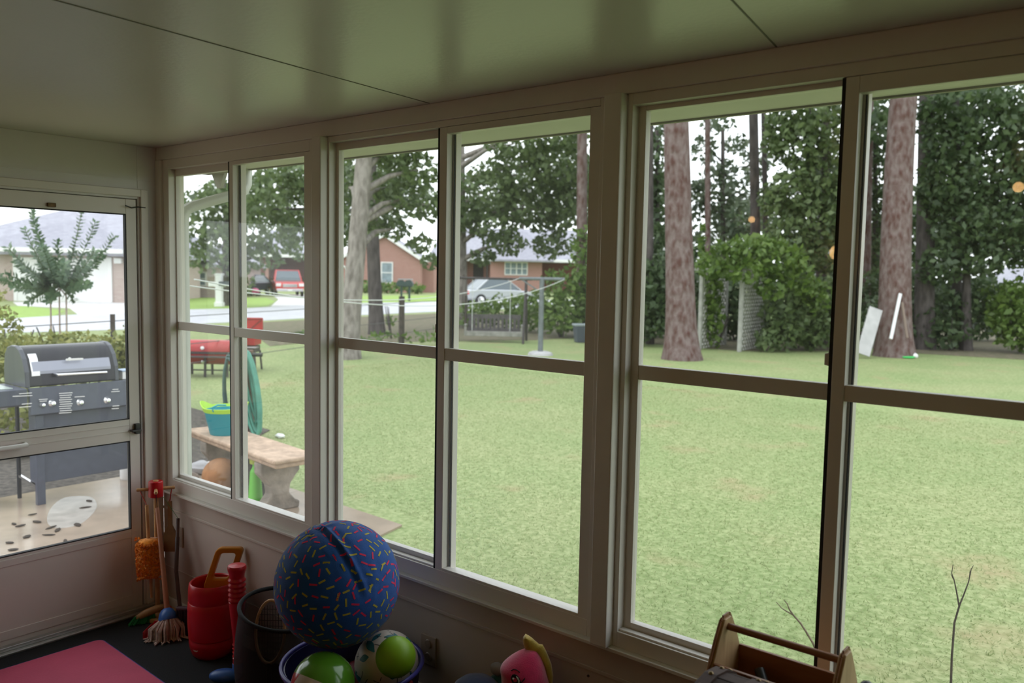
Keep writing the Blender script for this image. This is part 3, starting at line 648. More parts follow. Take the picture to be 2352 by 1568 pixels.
for u_, v_, hw in sect:
    z_ = max(.012, zt0-(v_-1492)*s_); x_ = (u_-1204)*s_; w_ = hw*s_
    rings.append([V(x_+w_*math.cos(2*PI*j/32), w_*1.05*math.sin(2*PI*j/32), z_) for j in range(32)])
o = MB().loft(rings).build('body', 'pink_plush', t, smooth=80); o.modifiers.new('sub', 'SUBSURF').levels = 1; o.modifiers['sub'].render_levels = 2
# blunt snout to the left
zs = zt0-(1533-1492)*s_
fin = []
for k, (u_, v_, hw) in enumerate([(1206, 1462, 2), (1208, 1465, 8), (1211, 1470, 12), (1215, 1478, 15), (1222, 1488, 17), (1232, 1492, 17), (1245, 1508, 13), (1256, 1530, 11), (1262, 1555, 9), (1264, 1585, 6), (1262, 1610, 2)]):
    x_ = (u_-1204)*s_; z_ = zt0-(v_-1492)*s_; dn = [V(1, 0, 0), V(1, 0, .05), V(1, 0, .1), V(1, 0, .2), V(1, 0, .4), V(1, 0, .7), V(1, 0, .7), V(1, 0, .4), V(1, 0, .1), V(1, 0, 0), V(1, 0, 0)][k].normalized()
    fin.append([V(x_, .015, z_)+dn*(hw*s_*math.cos(2*PI*j/18))+V(0, 1, 0)*(.017*math.sin(2*PI*j/18)) for j in range(18)])
MB().loft(fin).build('fin', 'yellow_plush', t, smooth=80)
# eye on the side that faces the room
def onbody(u_, v_):
    v_ -= 9; x_ = (u_-1204)*s_; z_ = zt0-(v_-1492)*s_
    for a, b in zip(sect, sect[1:]):
        if a[1] <= v_ <= b[1]: f = (v_-a[1])/(b[1]-a[1]); uc = a[0]+(b[0]-a[0])*f; hw = a[2]+(b[2]-a[2])*f; break
    q = max(0, 1-((u_-uc)/hw)**2); return V(x_, -hw*s_*1.05*math.sqrt(q)-.0015, z_)
def patch(mb, pts): mb.add([onbody(*p)+V(0, -.0008, 0) for p in pts]+[onbody(*p)+V(0, .004, 0) for p in pts], [tuple(range(len(pts)))]+[(i, (i+1) % len(pts), len(pts)+(i+1) % len(pts), len(pts)+i) for i in range(len(pts))])
eyp = [(1173, 1541), (1176, 1536), (1181, 1534), (1187, 1535), (1192, 1539), (1195, 1545), (1194, 1551), (1191, 1557), (1187, 1562), (1183, 1558), (1177, 1552), (1174, 1547)]
m = MB(); patch(m, eyp); m.tube([onbody(1192, 1551), onbody(1198, 1546), onbody(1204, 1539)], .0016, 6); m.tube([onbody(1173, 1530), onbody(1178, 1527), onbody(1185, 1526), onbody(1193, 1529)], .0013, 6)
e_ = m.build('eye', 'black_thread', t)
m = MB(); patch(m, [(1184, 1536), (1189, 1538), (1193, 1544), (1192, 1549), (1189, 1548), (1189, 1543), (1185, 1538)]); m.lathe([(0, .002), (.0035, 0)], onbody(1178, 1541)+V(0, -.0012, 0), 10, (0, -1, 0))
o = m.build('eye_highlight', 'white_thread', e_); o.location.y -= .0012
pc2 = pd(1094, 1592, 2.62)
o = MB().lathe([(.0, .0), (.085, 0), (.092, .02), (.09, .2), (.084, pc2.z+.0), (.07, pc2.z+.027), (.05, pc2.z+.043), (.02, pc2.z+.049), (0, pc2.z+.050)], (0, 0, 0), 32).build('toy_bag', mat('navy_cloth', (.012, .03, .09), .9, noise=30, amt=.2, sheen=.4), smooth=60); o.location = (pc2.x, pc2.y, 0)
tag(o, 'dark blue rounded cloth bag standing left of the pink plush fish', 'bag')
q = pd(1142, 1560, 2.66)
t = thing('plush_toy', 'small teal plush toy with grey pompom between blue bag and pink fish', 'plush toy', (q.x, q.y, 0))
MB().lathe([(0, 0), (.035, 0), (.036, .1), (.032, q.z-.02), (.028, q.z+.0), (.016, q.z+.012), (0, q.z+.016)], (0, 0, 0), 20).build('body', mat('teal_plush', (.02, .13, .13), .95, sheen=.6), t, smooth=60)
MB().sphere((0, 0, q.z+.035), .020, 18, 12, (1.3, 1, 1), fn=lambda d: 1+.08*math.sin(d.x*14)*math.sin(d.y*13)).build('pompom', mat('grey_plush', (.30, .27, .25), .95), t, smooth=80)

# ---- low table with the wooden tool box and the little treasure chest
woodmat('box_wood', (.20, .075, .028), (.30, .125, .05), .4, 5, 'X'); woodmat('box_wood_end', (.42, .27, .13), (.55, .37, .19), .5, 5, 'Z'); woodmat('dark_chest', (.022, .009, .006), (.055, .022, .014), .75, 5, 'X')
TZ = .62
t = thing('low_table', 'low wooden table carrying the tool box and chest, below the frame', 'table', (3.37, -.38, 0))
MB().box(3.10, 3.72, -.62, -.06, TZ-.03, TZ).build('table_top', 'box_wood', t, world=True, bevel=.004)
for x in (3.13, 3.69):
    for y in (-.59, -.09): MB().box(x-.02, x+.02, y-.02, y+.02, 0, TZ-.03).build('leg', 'box_wood', t, world=True, bevel=.003)
xa, xb = 3.073, 3.372; yh = -.2
t = thing('toy_tool_box', 'open wooden toy tool box with dowel handle on the window side', 'tool box', ((xa+xb)/2, yh, TZ))
for i, x in enumerate((xa, xb-.016)):
    pol = [(-.082, 0), (.082, 0), (.082, .135), (.070, .160), (.045, .205), (.022, .240), (.016, .246), (-.016, .246), (-.022, .240), (-.045, .205), (-.070, .160), (-.082, .135)]
    m = MB(); m.prism([(a, b+TZ) for a, b in pol], (.016, 0, 0), (x, yh, 0), (0, 1, 0), (0, 0, 1)); m.build('end_panel', 'box_wood_end', t, world=True, bevel=.002)
    # stained edge strip that caps the panel
    m = MB(); e_ = pol[2:]
    for a, b in zip(e_, e_[1:]+[pol[0]] if False else e_[1:]): m.bar((x+.008, yh+a[0], TZ+a[1]), (x+.008, yh+b[0], TZ+b[1]), .0175, .004, (1, 0, 0))
    m.bar((x+.008, yh-.0815, TZ+.135), (x+.008, yh-.0815, TZ), .0175, .004, (1, 0, 0)); m.build('edge_band', 'box_wood', t, world=True, bevel=.0008)
MB().tube([(xa+.01, yh, TZ+.225), (xb-.01, yh, TZ+.225)], .0085, 16).build('dowel_handle', 'box_wood', t, world=True, smooth=50)
for y in (yh-.076, yh+.066): MB().box(xa+.016, xb-.016, y, y+.010, TZ, TZ+.158).build('side_board', 'box_wood', t, world=True, bevel=.0015)
MB().box(xa+.016, xb-.016, yh-.066, yh+.066, TZ, TZ+.008).build('bottom_board', 'box_wood', t, world=True)
mat('black_tool', (.015, .015, .016), .4)
def tool(name, p0, p1, r, m1, m2, label, cat):
    t = thing(name, label, cat, p1); p0, p1 = Vector(p0), Vector(p1); k = p0+(p1-p0)*.5
    MB().tube([p0, k], [r*1.0, r*1.2], 12).build('grip', m1, t, world=True, smooth=60); MB().tube([k, p1], [r*.6, r*.5], 10).build('shank', m2, t, world=True, smooth=60)
tool('toy_screwdriver', (3.155, -.162, TZ+.125), (3.215, -.22, TZ+.055), .012, 'black_tool', 'steel', 'black handled screwdriver with bright shank, left in the tool box', 'screwdriver')
tool('toy_hammer', (3.235, -.19, TZ+.11), (3.17, -.2, TZ+.03), .013, 'steel', 'black_tool', 'toy hammer with round steel end up in the tool box', 'hammer')
tool('toy_pliers', (3.30, -.175, TZ+.105), (3.33, -.23, TZ+.03), .011, 'black_tool', 'black_tool', 'black toy pliers at the right end of the tool box', 'pliers')
m_ = MB(); m_.box(3.24, 3.33, -.245, -.225, TZ+.01, TZ+.10); o = m_.build('toy_ruler', 'steel', None, bevel=.002); rebase(o, (3.285, -.235, TZ+.01)); tag(o, 'flat grey metal piece standing at the front of the tool box', 'toy tool')
# chest
cx0, cx1, cy0, cy1 = 3.142, 3.60, -.56, -.292; zc0, zc1 = TZ, TZ+.113
t = thing('treasure_chest', 'dark wooden treasure chest with brass studs in front of the tool box', 'chest', ((cx0+cx1)/2, (cy0+cy1)/2, TZ))
MB().box(cx0+.004, cx1-.004, cy0+.004, cy1-.004, TZ, zc1).build('body', 'dark_chest', t, world=True, bevel=.003)
cyc, rl = (cy0+cy1)/2, (cy1-cy0)/2; NPL = 8
lidp = [(rl*math.cos(PI*k/NPL), .095*math.sin(PI*k/NPL)) for k in range(NPL+1)]
m = MB()
for k in range(NPL):
    (a0_, b0_), (a1_, b1_) = lidp[k], lidp[k+1]; g = .03
    q0, q1 = V(a0_+(a1_-a0_)*g, b0_+(b1_-b0_)*g, 0), V(a1_-(a1_-a0_)*g, b1_-(b1_-b0_)*g, 0)
    m.prism([(q0.x, q0.y), (q1.x, q1.y), (q1.x*.93, q1.y*.9), (q0.x*.93, q0.y*.9)], (cx1-cx0-.012, 0, 0), (cx0+.006, cyc, zc1), (0, 1, 0), (0, 0, 1))
lid = m.build('lid', 'dark_chest', t, world=True, bevel=.0015)
woodmat('dark_chest2', (.035, .014, .009), (.075, .032, .02), .7, 5, 'X'); mat('stud_brass', (.22, .15, .08), .35, .9)
for x in (cx0, cx0+.085, cx1-.11, cx1-.028):
    m = MB(); w = .028; o_ = [(a_*1.03, b_*1.05) for a_, b_ in lidp]; i_ = [(a_*.95, b_*.95) for a_, b_ in lidp]
    o_ = [(rl*1.03, -.125)]+o_+[(-rl*1.03, -.125)]; i_ = [(rl*.97, -.125)]+i_+[(-rl*.97, -.125)]
    n_ = len(o_); P = [Vector((xx, cyc+a_, zc1+b_)) for xx in (x, x+w) for L2 in (o_, i_) for a_, b_ in L2]; fs = []
    for i in range(n_-1): fs += [(i, i+1, 2*n_+i+1, 2*n_+i), (n_+i, n_+i+1, i+1, i), (3*n_+i, 2*n_+i, 2*n_+i+1, 3*n_+i+1), (n_+i+1, n_+i, 3*n_+i, 3*n_+i+1)]
    fs += [(0, 2*n_, 3*n_, n_), (n_-1, 2*n_-1, 4*n_-1, 3*n_-1)]
    m.add(P, fs); st_ = m.build('strap', 'dark_chest2', t, world=True)
    for k in range(1, NPL):
        a, b = lidp[k]; d_ = V(0, a/rl, b/.095).normalized(); c_ = V(x+.014, cyc+a*1.03, zc1+b*1.05)
        MB().lathe([(0, .004), (.0045, .0028), (.006, 0)], c_, 10, d_).build('stud', 'stud_brass', st_, world=True, smooth=60)
q = pd(1992, 1566, 1.72)
t = thing('black_knob_peg', 'round black knob just rising into view right of the tool box', 'knob', (q.x, q.y, TZ))
MB().tube([(q.x, q.y, TZ), (q.x, q.y, q.z-.02)], [.014, .006], 14).build('stem', 'black_tool', t, world=True, smooth=50)
MB().sphere((q.x, q.y, q.z-.014), .016, 20, 12).build('knob', 'black_tool', t, world=True, smooth=80)
# ================================================================== ground
def groundmat():
    m = bpy.data.materials.new('lawn'); m.use_nodes = True; nt = m.node_tree; N = nt.nodes; L = nt.links; b = N['Principled BSDF']
    tc = N.new('ShaderNodeTexCoord')
    def nz(s, d=4, st=None):
        n = N.new('ShaderNodeTexNoise'); n.inputs['Scale'].default_value = s; n.inputs['Detail'].default_value = d
        L.new(tc.outputs['Object'], n.inputs['Vector']); return n
    def ramp(src, p0, p1, c0, c1):
        r = N.new('ShaderNodeValToRGB'); r.color_ramp.elements[0].position = p0; r.color_ramp.elements[1].position = p1
        r.color_ramp.elements[0].color = c0; r.color_ramp.elements[1].color = c1; L.new(src, r.inputs[0]); return r
    fine = ramp(nz(28, 6).outputs['Fac'], .3, .72, (.175, .23, .085, 1), (.37, .405, .215, 1))
    big = ramp(nz(.55, 3).outputs['Fac'], .35, .7, (.88, .95, .82, 1), (1.08, 1.03, 1.0, 1))
    mx = N.new('ShaderNodeMixRGB'); mx.blend_type = 'MULTIPLY'; mx.inputs[0].default_value = 1; L.new(fine.outputs[0], mx.inputs[1]); L.new(big.outputs[0], mx.inputs[2])
    bare = ramp(nz(1.1, 5).outputs['Fac'], .60, .72, (0, 0, 0, 1), (1, 1, 1, 1))
    br2 = nz(9, 3); mm = N.new('ShaderNodeMath'); mm.operation = 'MULTIPLY'; L.new(bare.outputs[0], mm.inputs[0]); L.new(br2.outputs['Fac'], mm.inputs[1])
    m2 = N.new('ShaderNodeMixRGB'); m2.inputs[2].default_value = (.36, .26, .15, 1); L.new(mm.outputs[0], m2.inputs[0]); L.new(mx.outputs[0], m2.inputs[1])
    L.new(m2.outputs[0], b.inputs['Base Color']); b.inputs['Roughness'].default_value = .8; b.inputs['Specular IOR Level'].default_value = .25
    bp = N.new('ShaderNodeBump'); bp.inputs['Strength'].default_value = .35; bp.inputs['Distance'].default_value = .02; n3 = nz(60, 5); L.new(n3.outputs['Fac'], bp.inputs['Height']); L.new(bp.outputs[0], b.inputs['Normal'])
    MATS['lawn'] = m
groundmat()
def flat(name, m, pts, z, th=.05, **k):
    return struct(MB().prism([(p[0], p[1]) for p in pts], (0, 0, -th), (0, 0, z), (1, 0, 0), (0, 1, 0)).build(name, m, **k))
flat('lawn', 'lawn', [(-160, -160), (120, -160), (120, 200), (-160, 200)], G, .3)
mat('concrete', (.36, .28, .21), .16, noise=3, amt=.22, bump=.04, bscale=30, spec=.6); mat('asphalt', (.50, .50, .53), .6, noise=2, amt=.1); mat('drive', (.62, .60, .60), .7, noise=1, amt=.06)
mat('litter', (.20, .155, .11), .95, noise=6, amt=.5, bump=.8, bscale=25, col2=(.10, .105, .05)); mat('mulch', (.10, .085, .07), .95, noise=20, amt=.5, bump=.8, bscale=40)
mat('far_lawn', (.27, .40, .08), .9, noise=5, amt=.15)
flat('patio_slab', 'concrete', [(-3.42, -4.2), (-.1, -4.2), (-.1, .1), (-.45, .1), (-.47, 1.80), (-.55, 2.12), (-3.42, 2.25)], G+.015, .1)
nr = [gz(u, v) for u, v in ((-400, 785), (0, 765), (290, 757), (425, 745), (560, 739), (700, 731), (825, 724), (998, 716), (1060, 713), (1320, 702))]
fr_ = [gz(u, v) for u, v in ((1320, 688), (998, 693), (827, 696), (700, 701), (560, 708), (425, 711), (290, 716), (0, 733), (-400, 750))]
flat('street', 'asphalt', nr+fr_, G+.012, .05)
flat('driveway', 'drive', [gz(u, v) for u, v in ((622, 704), (640, 688), (622, 676), (700, 676), (760, 686), (790, 698))], G+.016, .05)
flat('driveway', 'drive', [gz(u, v) for u, v in ((185, 727), (160, 708), (40, 702), (30, 694), (420, 694), (330, 716))], G+.016, .05)
flat('far_lawn', 'far_lawn', [gz(u, v) for u, v in ((-300, 747), (0, 731.5), (120, 727), (150, 714), (60, 703), (-300, 712))], G+.01, .05)
flat('far_lawn', 'far_lawn', [gz(u, v) for u, v in ((400, 711), (560, 708), (612, 703), (632, 692), (610, 684), (400, 684))], G+.01, .05)
flat('far_lawn', 'far_lawn', [gz(u, v) for u, v in ((760, 697), (998, 693), (1100, 690), (1100, 678), (760, 680))], G+.01, .05)
flat('leaf_litter', 'litter', [gz(u, v) for u, v in ((560, 742), (700, 735), (825, 728), (998, 720), (1075, 717), (1330, 712), (1330, 775), (1230, 781), (1060, 783), (940, 785), (840, 788), (700, 787), (620, 795), (585, 770))], G+.01, .05)
flat('mulch_bed', 'mulch', [(-9, -5), (-3.43, -4.2), (-3.43, 2.3), (-4.4, 3.6), (-9, 4.0)], G+.01, .05)
flat('mulch_bed', 'litter', [gz(u, v) for u, v in ((1440, 785), (1700, 806), (1940, 806), (2000, 800), (2110, 812), (2420, 830), (2700, 830), (2700, 745), (1440, 745))], G+.01, .05)

# ================================================================== near the porch
# gas grill on the patio facing the screen door
mat('grill_black', (.03, .032, .036), .3, noise=30, amt=.2); mat('grill_panel', (.07, .08, .11), .4, noise=20, amt=.1); mat('lid_enamel', (.03, .03, .036), .18, spec=.25); mat('chrome', (.75, .75, .76), .12, 1); mat('label_white', (.8, .8, .8), .5); mat('shelf_steel', (.45, .52, .48), .3, .3)
gr = thing('gas_grill', 'black gas grill with rounded lid on the wet patio outside the screen door', 'grill', (-3.2, .86, G))
gy0, gy1 = .49, 1.245; zb, zl = .52, .735     # control panel band and lid foot in world z
MB().box(-3.12, -2.992, gy0+.045, gy1+.05, -.02, zb).build('cabinet', 'grill_panel', gr, world=True, bevel=.006)
m = MB(); m.prism([(0, zb-.005), (.055, zb+.01), (.03, zl), (0, zl)], (0, gy1-gy0, 0), (-3.0, gy0, 0), (1, 0, 0), (0, 0, 1)); cp = m.build('control_panel', 'grill_panel', gr, world=True, bevel=.004)
def panel_pt(u, v): return gx(u, v, -2.952)
for u, v, r in ((98, 930, .024), (121, 926, .030), (185, 924, .030), (247, 919, .030)):
    p = panel_pt(u, v); p.x = -2.958
    MB().lathe([(r, 0), (r, .006), (r*.85, .012), (r*.5, .03), (0, .031)], p, 22, (1, 0, .12)).build('knob', 'chrome', cp, world=True, smooth=35)
m = MB()
def dash(u0, u1, v, h=.005):
    a, b = panel_pt(u0, v), panel_pt(u1, v-(u1-u0)*.06); m.bar((a.x+.012, a.y, a.z), (b.x+.012, b.y, b.z), .003, h)
for k in range(10): dash(134+k % 3, 165-(k*7) % 5, 903+k*5.0)
for u0, u1, v in ((88, 108, 917), (90, 106, 921), (170, 193, 911), (257, 270, 894), (254, 273, 899), (257, 272, 932), (255, 271, 938)): dash(u0, u1, v)
m.build('lettering', 'label_white', cp, world=True)
lidc = (-3.22, 0, zl); Lp = [(-.20, 0), (-.205, .12), (-.18, .23), (-.13, .285), (-.05, .305), (.03, .305), (.10, .28), (.165, .215), (.205, .12), (.215, .0)]
m = MB(); m.prism(Lp, (0, gy1-gy0-.06, 0), (-3.215, gy0-.005, zl+.003), (1, 0, 0), (0, 0, 1)); lid = m.build('lid', 'lid_enamel', gr, world=True, bevel=.012, smooth=35)
mat('lid_steel', (.30, .31, .37), .35, .3); mat('lid_cap', (.07, .075, .09), .3, .2)
for y in (gy0-.014, gy1-.085): MB().prism([(a*1.02, b*1.03) for a, b in Lp], (0, .034, 0), (-3.215, y, zl), (1, 0, 0), (0, 0, 1)).build('lid_end', 'lid_cap', lid, world=True, bevel=.006)
m = MB(); m.prism([(.2072, .098), (.2055, .12), (.176, .19), (.1800, .193), (.2095, .122), (.2112, .099)], (0, gy1-gy0-.16, 0), (-3.215, gy0+.045, zl+.003), (1, 0, 0), (0, 0, 1)); m.build('trim_band', 'lid_steel', lid, world=True)
mat('lid_glare', (.85, .85, .87), .3, .3)  # white glare at the left of the lid, put in as a bright strip
m = MB(); m.prism([(.2085, .085), (.2055, .12), (.166, .215), (.135, .25), (.137, .253), (.169, .218), (.2095, .122), (.2125, .087)], (0, .06, 0), (-3.215, gy0+.035, zl+.003), (1, 0, 0), (0, 0, 1)); m.build('glare_strip', 'lid_glare', lid, world=True)
a, b = gx(133, 861, -2.93), gx(246, 855, -2.93); MB().tube([(-3.0, a.y, a.z), (-2.94, a.y, a.z), (-2.94, b.y, b.z), (-3.0, b.y, b.z)], .011, 12).build('handle', 'chrome', lid, world=True, smooth=60)
m = MB(); a, b = gx(151, 826, -3.0), gx(191, 824, -3.0); m.bar(a, b, .004, .016); q = a+(b-a)*.22; m.cyl((q.x-.002, q.y, q.z+.004), (q.x+.004, q.y, q.z+.004), .014, n=16); m.build('badge', 'label_white', lid, world=True, bevel=.002)
m = MB(); m.box(-3.40, -2.985, gy0-.34, gy0-.012, .70, .735); m.prism([(0, .60), (.03, .615), (.03, .735), (0, .735)], (0, .32, 0), (-2.99, gy0-.335, 0), (1, 0, 0), (0, 0, 1)); ss = m.build('side_shelf', 'grill_panel', gr, world=True, bevel=.005)
MB().box(-3.37, -3.03, gy0-.31, gy0-.09, .735, .742).build('shelf_insert', 'shelf_steel', ss, world=True, bevel=.002)
m = MB()
for u0, u1, v in ((44, 73, 904), (29, 74, 910), (50, 73, 928), (44, 73, 935)): a, b = gx(u0, v, -2.955), gx(u1, v-2, -2.955); m.bar(a, b, .003, .005)
m.build('lettering', 'label_white', ss, world=True)
MB().box(-3.40, -2.985, gy1+.012, gy1+.30, .70, .735).build('side_shelf', 'grill_panel', gr, world=True, bevel=.005)
for (x, y, zt) in ((-2.99, gy0-.01+.08, zb), (-2.99, gy1+.13, zb)): MB().box(x-.022, x+.022, y-.03, y+.03, G+.015, zt).build('leg', 'grill_panel', gr, world=True, bevel=.003)
MB().cyl((-3.30, .52, G+.015), (-3.30, .52, .70), .016, n=12).build('leg', 'grill_black', gr, world=True, smooth=40)
MB().bar((-3.30, .52, .0), (-3.0, .545, -.045), .02, .02).build('brace', 'chrome', gr, world=True)
glare_pts = [gz(u, v, G+.0155) for u, v in ((118, 1165), (150, 1142), (205, 1140), (222, 1156), (214, 1178), (180, 1205), (128, 1212), (108, 1196))]  # white sky glare on the wet slab, painted as a pale patch
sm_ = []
for i in range(len(glare_pts)):
    p0_, p1_, p2_, p3_ = glare_pts[i-1], glare_pts[i], glare_pts[(i+1) % len(glare_pts)], glare_pts[(i+2) % len(glare_pts)]
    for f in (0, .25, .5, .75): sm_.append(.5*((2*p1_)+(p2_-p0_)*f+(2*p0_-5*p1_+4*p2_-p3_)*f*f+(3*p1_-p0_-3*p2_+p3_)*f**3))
o = MB().prism([(p.x-glare_pts[0].x, p.y-glare_pts[0].y) for p in sm_], (0, 0, .0006), (0, 0, 0), (1, 0, 0), (0, 1, 0)).build('glare_patch', mat('glare_film', (.46, .42, .38), .28, noise=9, amt=.2, spec=.8)); o.location = (glare_pts[0].x, glare_pts[0].y, G+.0152); tag(o, 'pale patch on the wet patio below the grill, painted for the sky glare', 'glare_patch')
# pails and stones by the grill
q = Vector((-3.25, .165, G+.015))
t = thing('plastic_pail', 'lavender plastic pail on the patio left of the grill, cut by the frame', 'pail', q)
MB().lathe([(.0, 0), (.105, 0), (.13, .27), (.14, .275), (.14, .287), (.128, .287), (.10, .01), (0, .008)], (0, 0, 0), 30).build('bucket_body', mat('lavender', (.28, .30, .55), .4), t, smooth=40)
MB().tube([V(.14*math.cos(a), .14*math.sin(a), .282) for a in np.linspace(0, 2*PI, 30)[:-1]], .008, 8, closed=True).build('rim', mat('lavender2', (.5, .52, .75), .35), t, smooth=60)
q = gx(290, 886, -3.05)
t = thing('white_carton', 'white carton standing on the right side shelf of the grill', 'carton', (-3.1, q.y, .735))
MB().box(-3.16, -3.04, q.y-.035, q.y+.06, .735, .80).build('box_body', 'label_white', t, world=True, bevel=.004)
MB().box(-3.165, -3.035, q.y-.04, q.y+.065, .80, .812).build('lid', 'stone_blue' if 'stone_blue' in MATS else mat('stone_blue', (.35, .45, .6), .5), t, world=True, bevel=.003)
q = gx(288, 1050, -3.25); m = MB()
t = thing('striped_canister', 'white and blue banded canister standing right of the grill cabinet', 'canister', (-3.3, q.y+.06, G+.015))
for k, (z0_, z1_) in enumerate(((0, .12), (.13, .20), (.21, .28), (.29, .36))): m.lathe([(.0, z0_), (.075, z0_), (.08, z0_+.01), (.08, z1_-.01), (.075, z1_), (0, z1_)], (0, 0, 0), 20)
m.build('body', 'label_white', t, smooth=40); MB().lathe([(.078, .118), (.078, .292)], (0, 0, 0), 20).build('blue_band', 'stone_blue', t, smooth=40)
mat('dead_leaf', (.035, .022, .012), .8, noise=20, amt=.4)
where = ['nearest the door', 'by the grill leg', 'at the left edge']
for k, (u, v) in enumerate(((32, 1203), (47, 1207), (85, 1198), (117, 1211), (22, 1246), (62, 1232), (112, 1228), (132, 1217), (30, 1262), (150, 1242), (196, 1165), (178, 1205), (75, 1181), (205, 1150))):
    q = gz(u, v, G+.019); m = MB(); a = k*1.7; w_, l_ = .012+.004*(k % 3), .032+.006*(k % 4); P = [(-l_, 0), (-l_*.4, -w_), (l_*.5, -w_*.8), (l_, .002), (l_*.4, w_), (-l_*.5, w_*.9)]
    o = MB().prism([(x*math.cos(a)-y*math.sin(a), x*math.sin(a)+y*math.cos(a)) for x, y in P], (0, 0, .004), (0, 0, 0), (1, 0, 0), (0, 1, 0)).build('fallen_leaf', 'dead_leaf'); o.location = q
    tag(o, 'dark fallen leaf lying on the wet patio outside the door', 'leaf', 'fallen leaves on the wet patio')
# ---- concrete garden bench with its belongings
mat('bench_conc', (.50, .36, .26), .85, noise=14, amt=.25, bump=.3, bscale=60); mat('bench_leg', (.30, .26, .22), .9, noise=8, amt=.4, bump=.35, bscale=40)
bz = .275
t = thing('concrete_bench', 'weathered concrete garden bench with curved legs on the patio outside the windows', 'bench', (-2.06, 1.80, G+.015), R(-7))
Ht = bz-(G+.015)
m = MB(); hl, hw = .81, .185
m.prism([(-hl, -hw), (hl, -hw), (hl, hw), (-hl, hw)], (0, 0, .035), (0, 0, Ht-.035), (1, 0, 0), (0, 1, 0)); m.prism([(-hl+.02, -hw+.02), (hl-.02, -hw+.02), (hl-.02, hw-.02), (-hl+.02, hw-.02)], (0, 0, .04), (0, 0, Ht-.072), (1, 0, 0), (0, 1, 0))
m.build('seat', 'bench_conc', t, bevel=.014, seg=3)
for x in (-.50, .50):
    prof = [(-.16, 0), (.16, 0), (.165, .05), (.12, .075), (.075, .13), (.085, .20), (.13, .26), (.165, .30), (.165, Ht-.072), (-.165, Ht-.072), (-.165, .30), (-.13, .26), (-.085, .20), (-.075, .13), (-.12, .075), (-.165, .05)]
    MB().prism(prof, (.12, 0, 0), (x-.06, 0, 0), (0, 1, 0), (0, 0, 1)).build('leg', 'bench_leg', t, bevel=.012)
    # scroll relief
t = thing('flexible_tub', 'teal flexible tub with lime rim and handles standing on the concrete bench', 'tub', (-2.45, 1.83, bz), R(38))
mat('teal_tub', (.015, .30, .38), .45); mat('lime_rim', (.42, .70, .06), .45)
MB().lathe([(.0, 0), (.115, 0), (.122, .01), (.165, .205), (.168, .21), (.160, .21), (.115, .02), (0, .015)], (0, 0, 0), 36).build('bucket_body', 'teal_tub', t, smooth=40)
m = MB(); nn = 64; ro = []
for j in range(nn):
    a = 2*PI*j/nn; e = max(0, abs(math.cos(a))-.80)/.20; ro.append((a, e*e))
rg = []
for (r_, z0_) in ((.166, .195), (.178, .232), (.172, .234), (.160, .200)): rg.append([V((r_+.028*e*(1 if z0_ > .22 else .2))*math.cos(a), (r_+.028*e*(1 if z0_ > .22 else .2))*math.sin(a), z0_+(.045*e if z0_ > .22 else 0)) for a, e in ro])
m.loft(rg+[rg[0]], cap=False); m.build('rim', 'lime_rim', t, smooth=50)
MB().tube([V(-.03, -.17, .215), V(-.04, -.175, .25), V(.0, -.15, .27), V(.05, -.10, .262)], .007, 8).build('handle', 'teal_tub', t, smooth=60)
q = gz(505, 1098, G+.015)
t = thing('terracotta_ball', 'round terracotta coloured garden ball with a dark hole under the bench', 'garden ball', (-2.27, 1.68, G+.015))
m = MB(); m.sphere((0, 0, .15), .15, 32, 20); m.build('shell', mat('terracotta', (.36, .17, .07), .8, noise=10, amt=.25), t, smooth=80)
MB().lathe([(.035, .0), (.04, .004), (.03, .004), (.0, .001)], V(.04, -.095, .235)*1.0, 16, (.27, -.63, .57)).build('hole_rim', 'darkmetal', t, smooth=50)
t = thing('lime_watering_bottle', 'lime green ribbed tapered bottle leaning beside the bench leg', 'bottle', (-1.80, 1.70, G+.015))
prof = [(0, 0), (.05, 0)]
for k in range(14): z_ = .01+k*.018; r_ = .056-.0012*k; prof += [(r_, z_), (r_+.003, z_+.009)]
prof += [(.036, .275), (.022, .30), (.022, .325), (.04, .33), (.042, .365), (0, .37)]
MB().lathe(prof, (0, 0, 0), 22).build('body', mat('lime_soft', (.13, .50, .05), .5), t, smooth=50)
MB().lathe([(.043, .33), (.045, .37), (0, .378)], (0, 0, 0), 18).build('cap', mat('lime_yellow', (.42, .5, .06), .5), t, smooth=50)
t = thing('planter_box', 'dark grey planter pot standing in the shade below the bench', 'planter', (-2.02, 1.84, G+.015), R(-7))
m = MB(); m.lathe([(.10, 0), (.125, .26), (.135, .265), (.135, .29), (.118, .29), (.10, .06), (0, .05)], (0, 0, 0), 26); m.build('pot', mat('dark_pot', (.055, .05, .045), .8, noise=10, amt=.3), t, smooth=40)
def stone(p, r, sc, m, label, grp=None):
    sd = random.random()*9
    o = MB().sphere((0, 0, 0), r, 18, 12, sc, fn=lambda d: 1+.12*math.sin(d.x*4+sd)*math.sin(d.y*5+sd*2)+.06*math.sin(d.z*9)).build('stone', m, smooth=60); o.location = (p[0], p[1], p[2]+r*sc[2]*.86); return tag(o, label, 'stone', grp)
mat('stone_pale', (.46, .45, .46), .8, noise=8, amt=.2); mat('stone_brown', (.28, .22, .17), .85, noise=8, amt=.3)
stone((-3.05, 1.95, G+.015), .10, (1.3, 1, .55), 'stone_pale', 'pale grey stone on the patio left of the bench leg')
stone((-2.86, 1.70, G+.015), .09, (1.5, 1, .5), 'stone_brown', 'brown stone between pale stone and terracotta ball')
q = gz(643, 1005); o = stone(q, .05, (1.4, .8, .5), 'label_white', 'small white scrap lying on the grass behind the bench'); o.name = 'white_scrap'; o['category'] = 'litter'
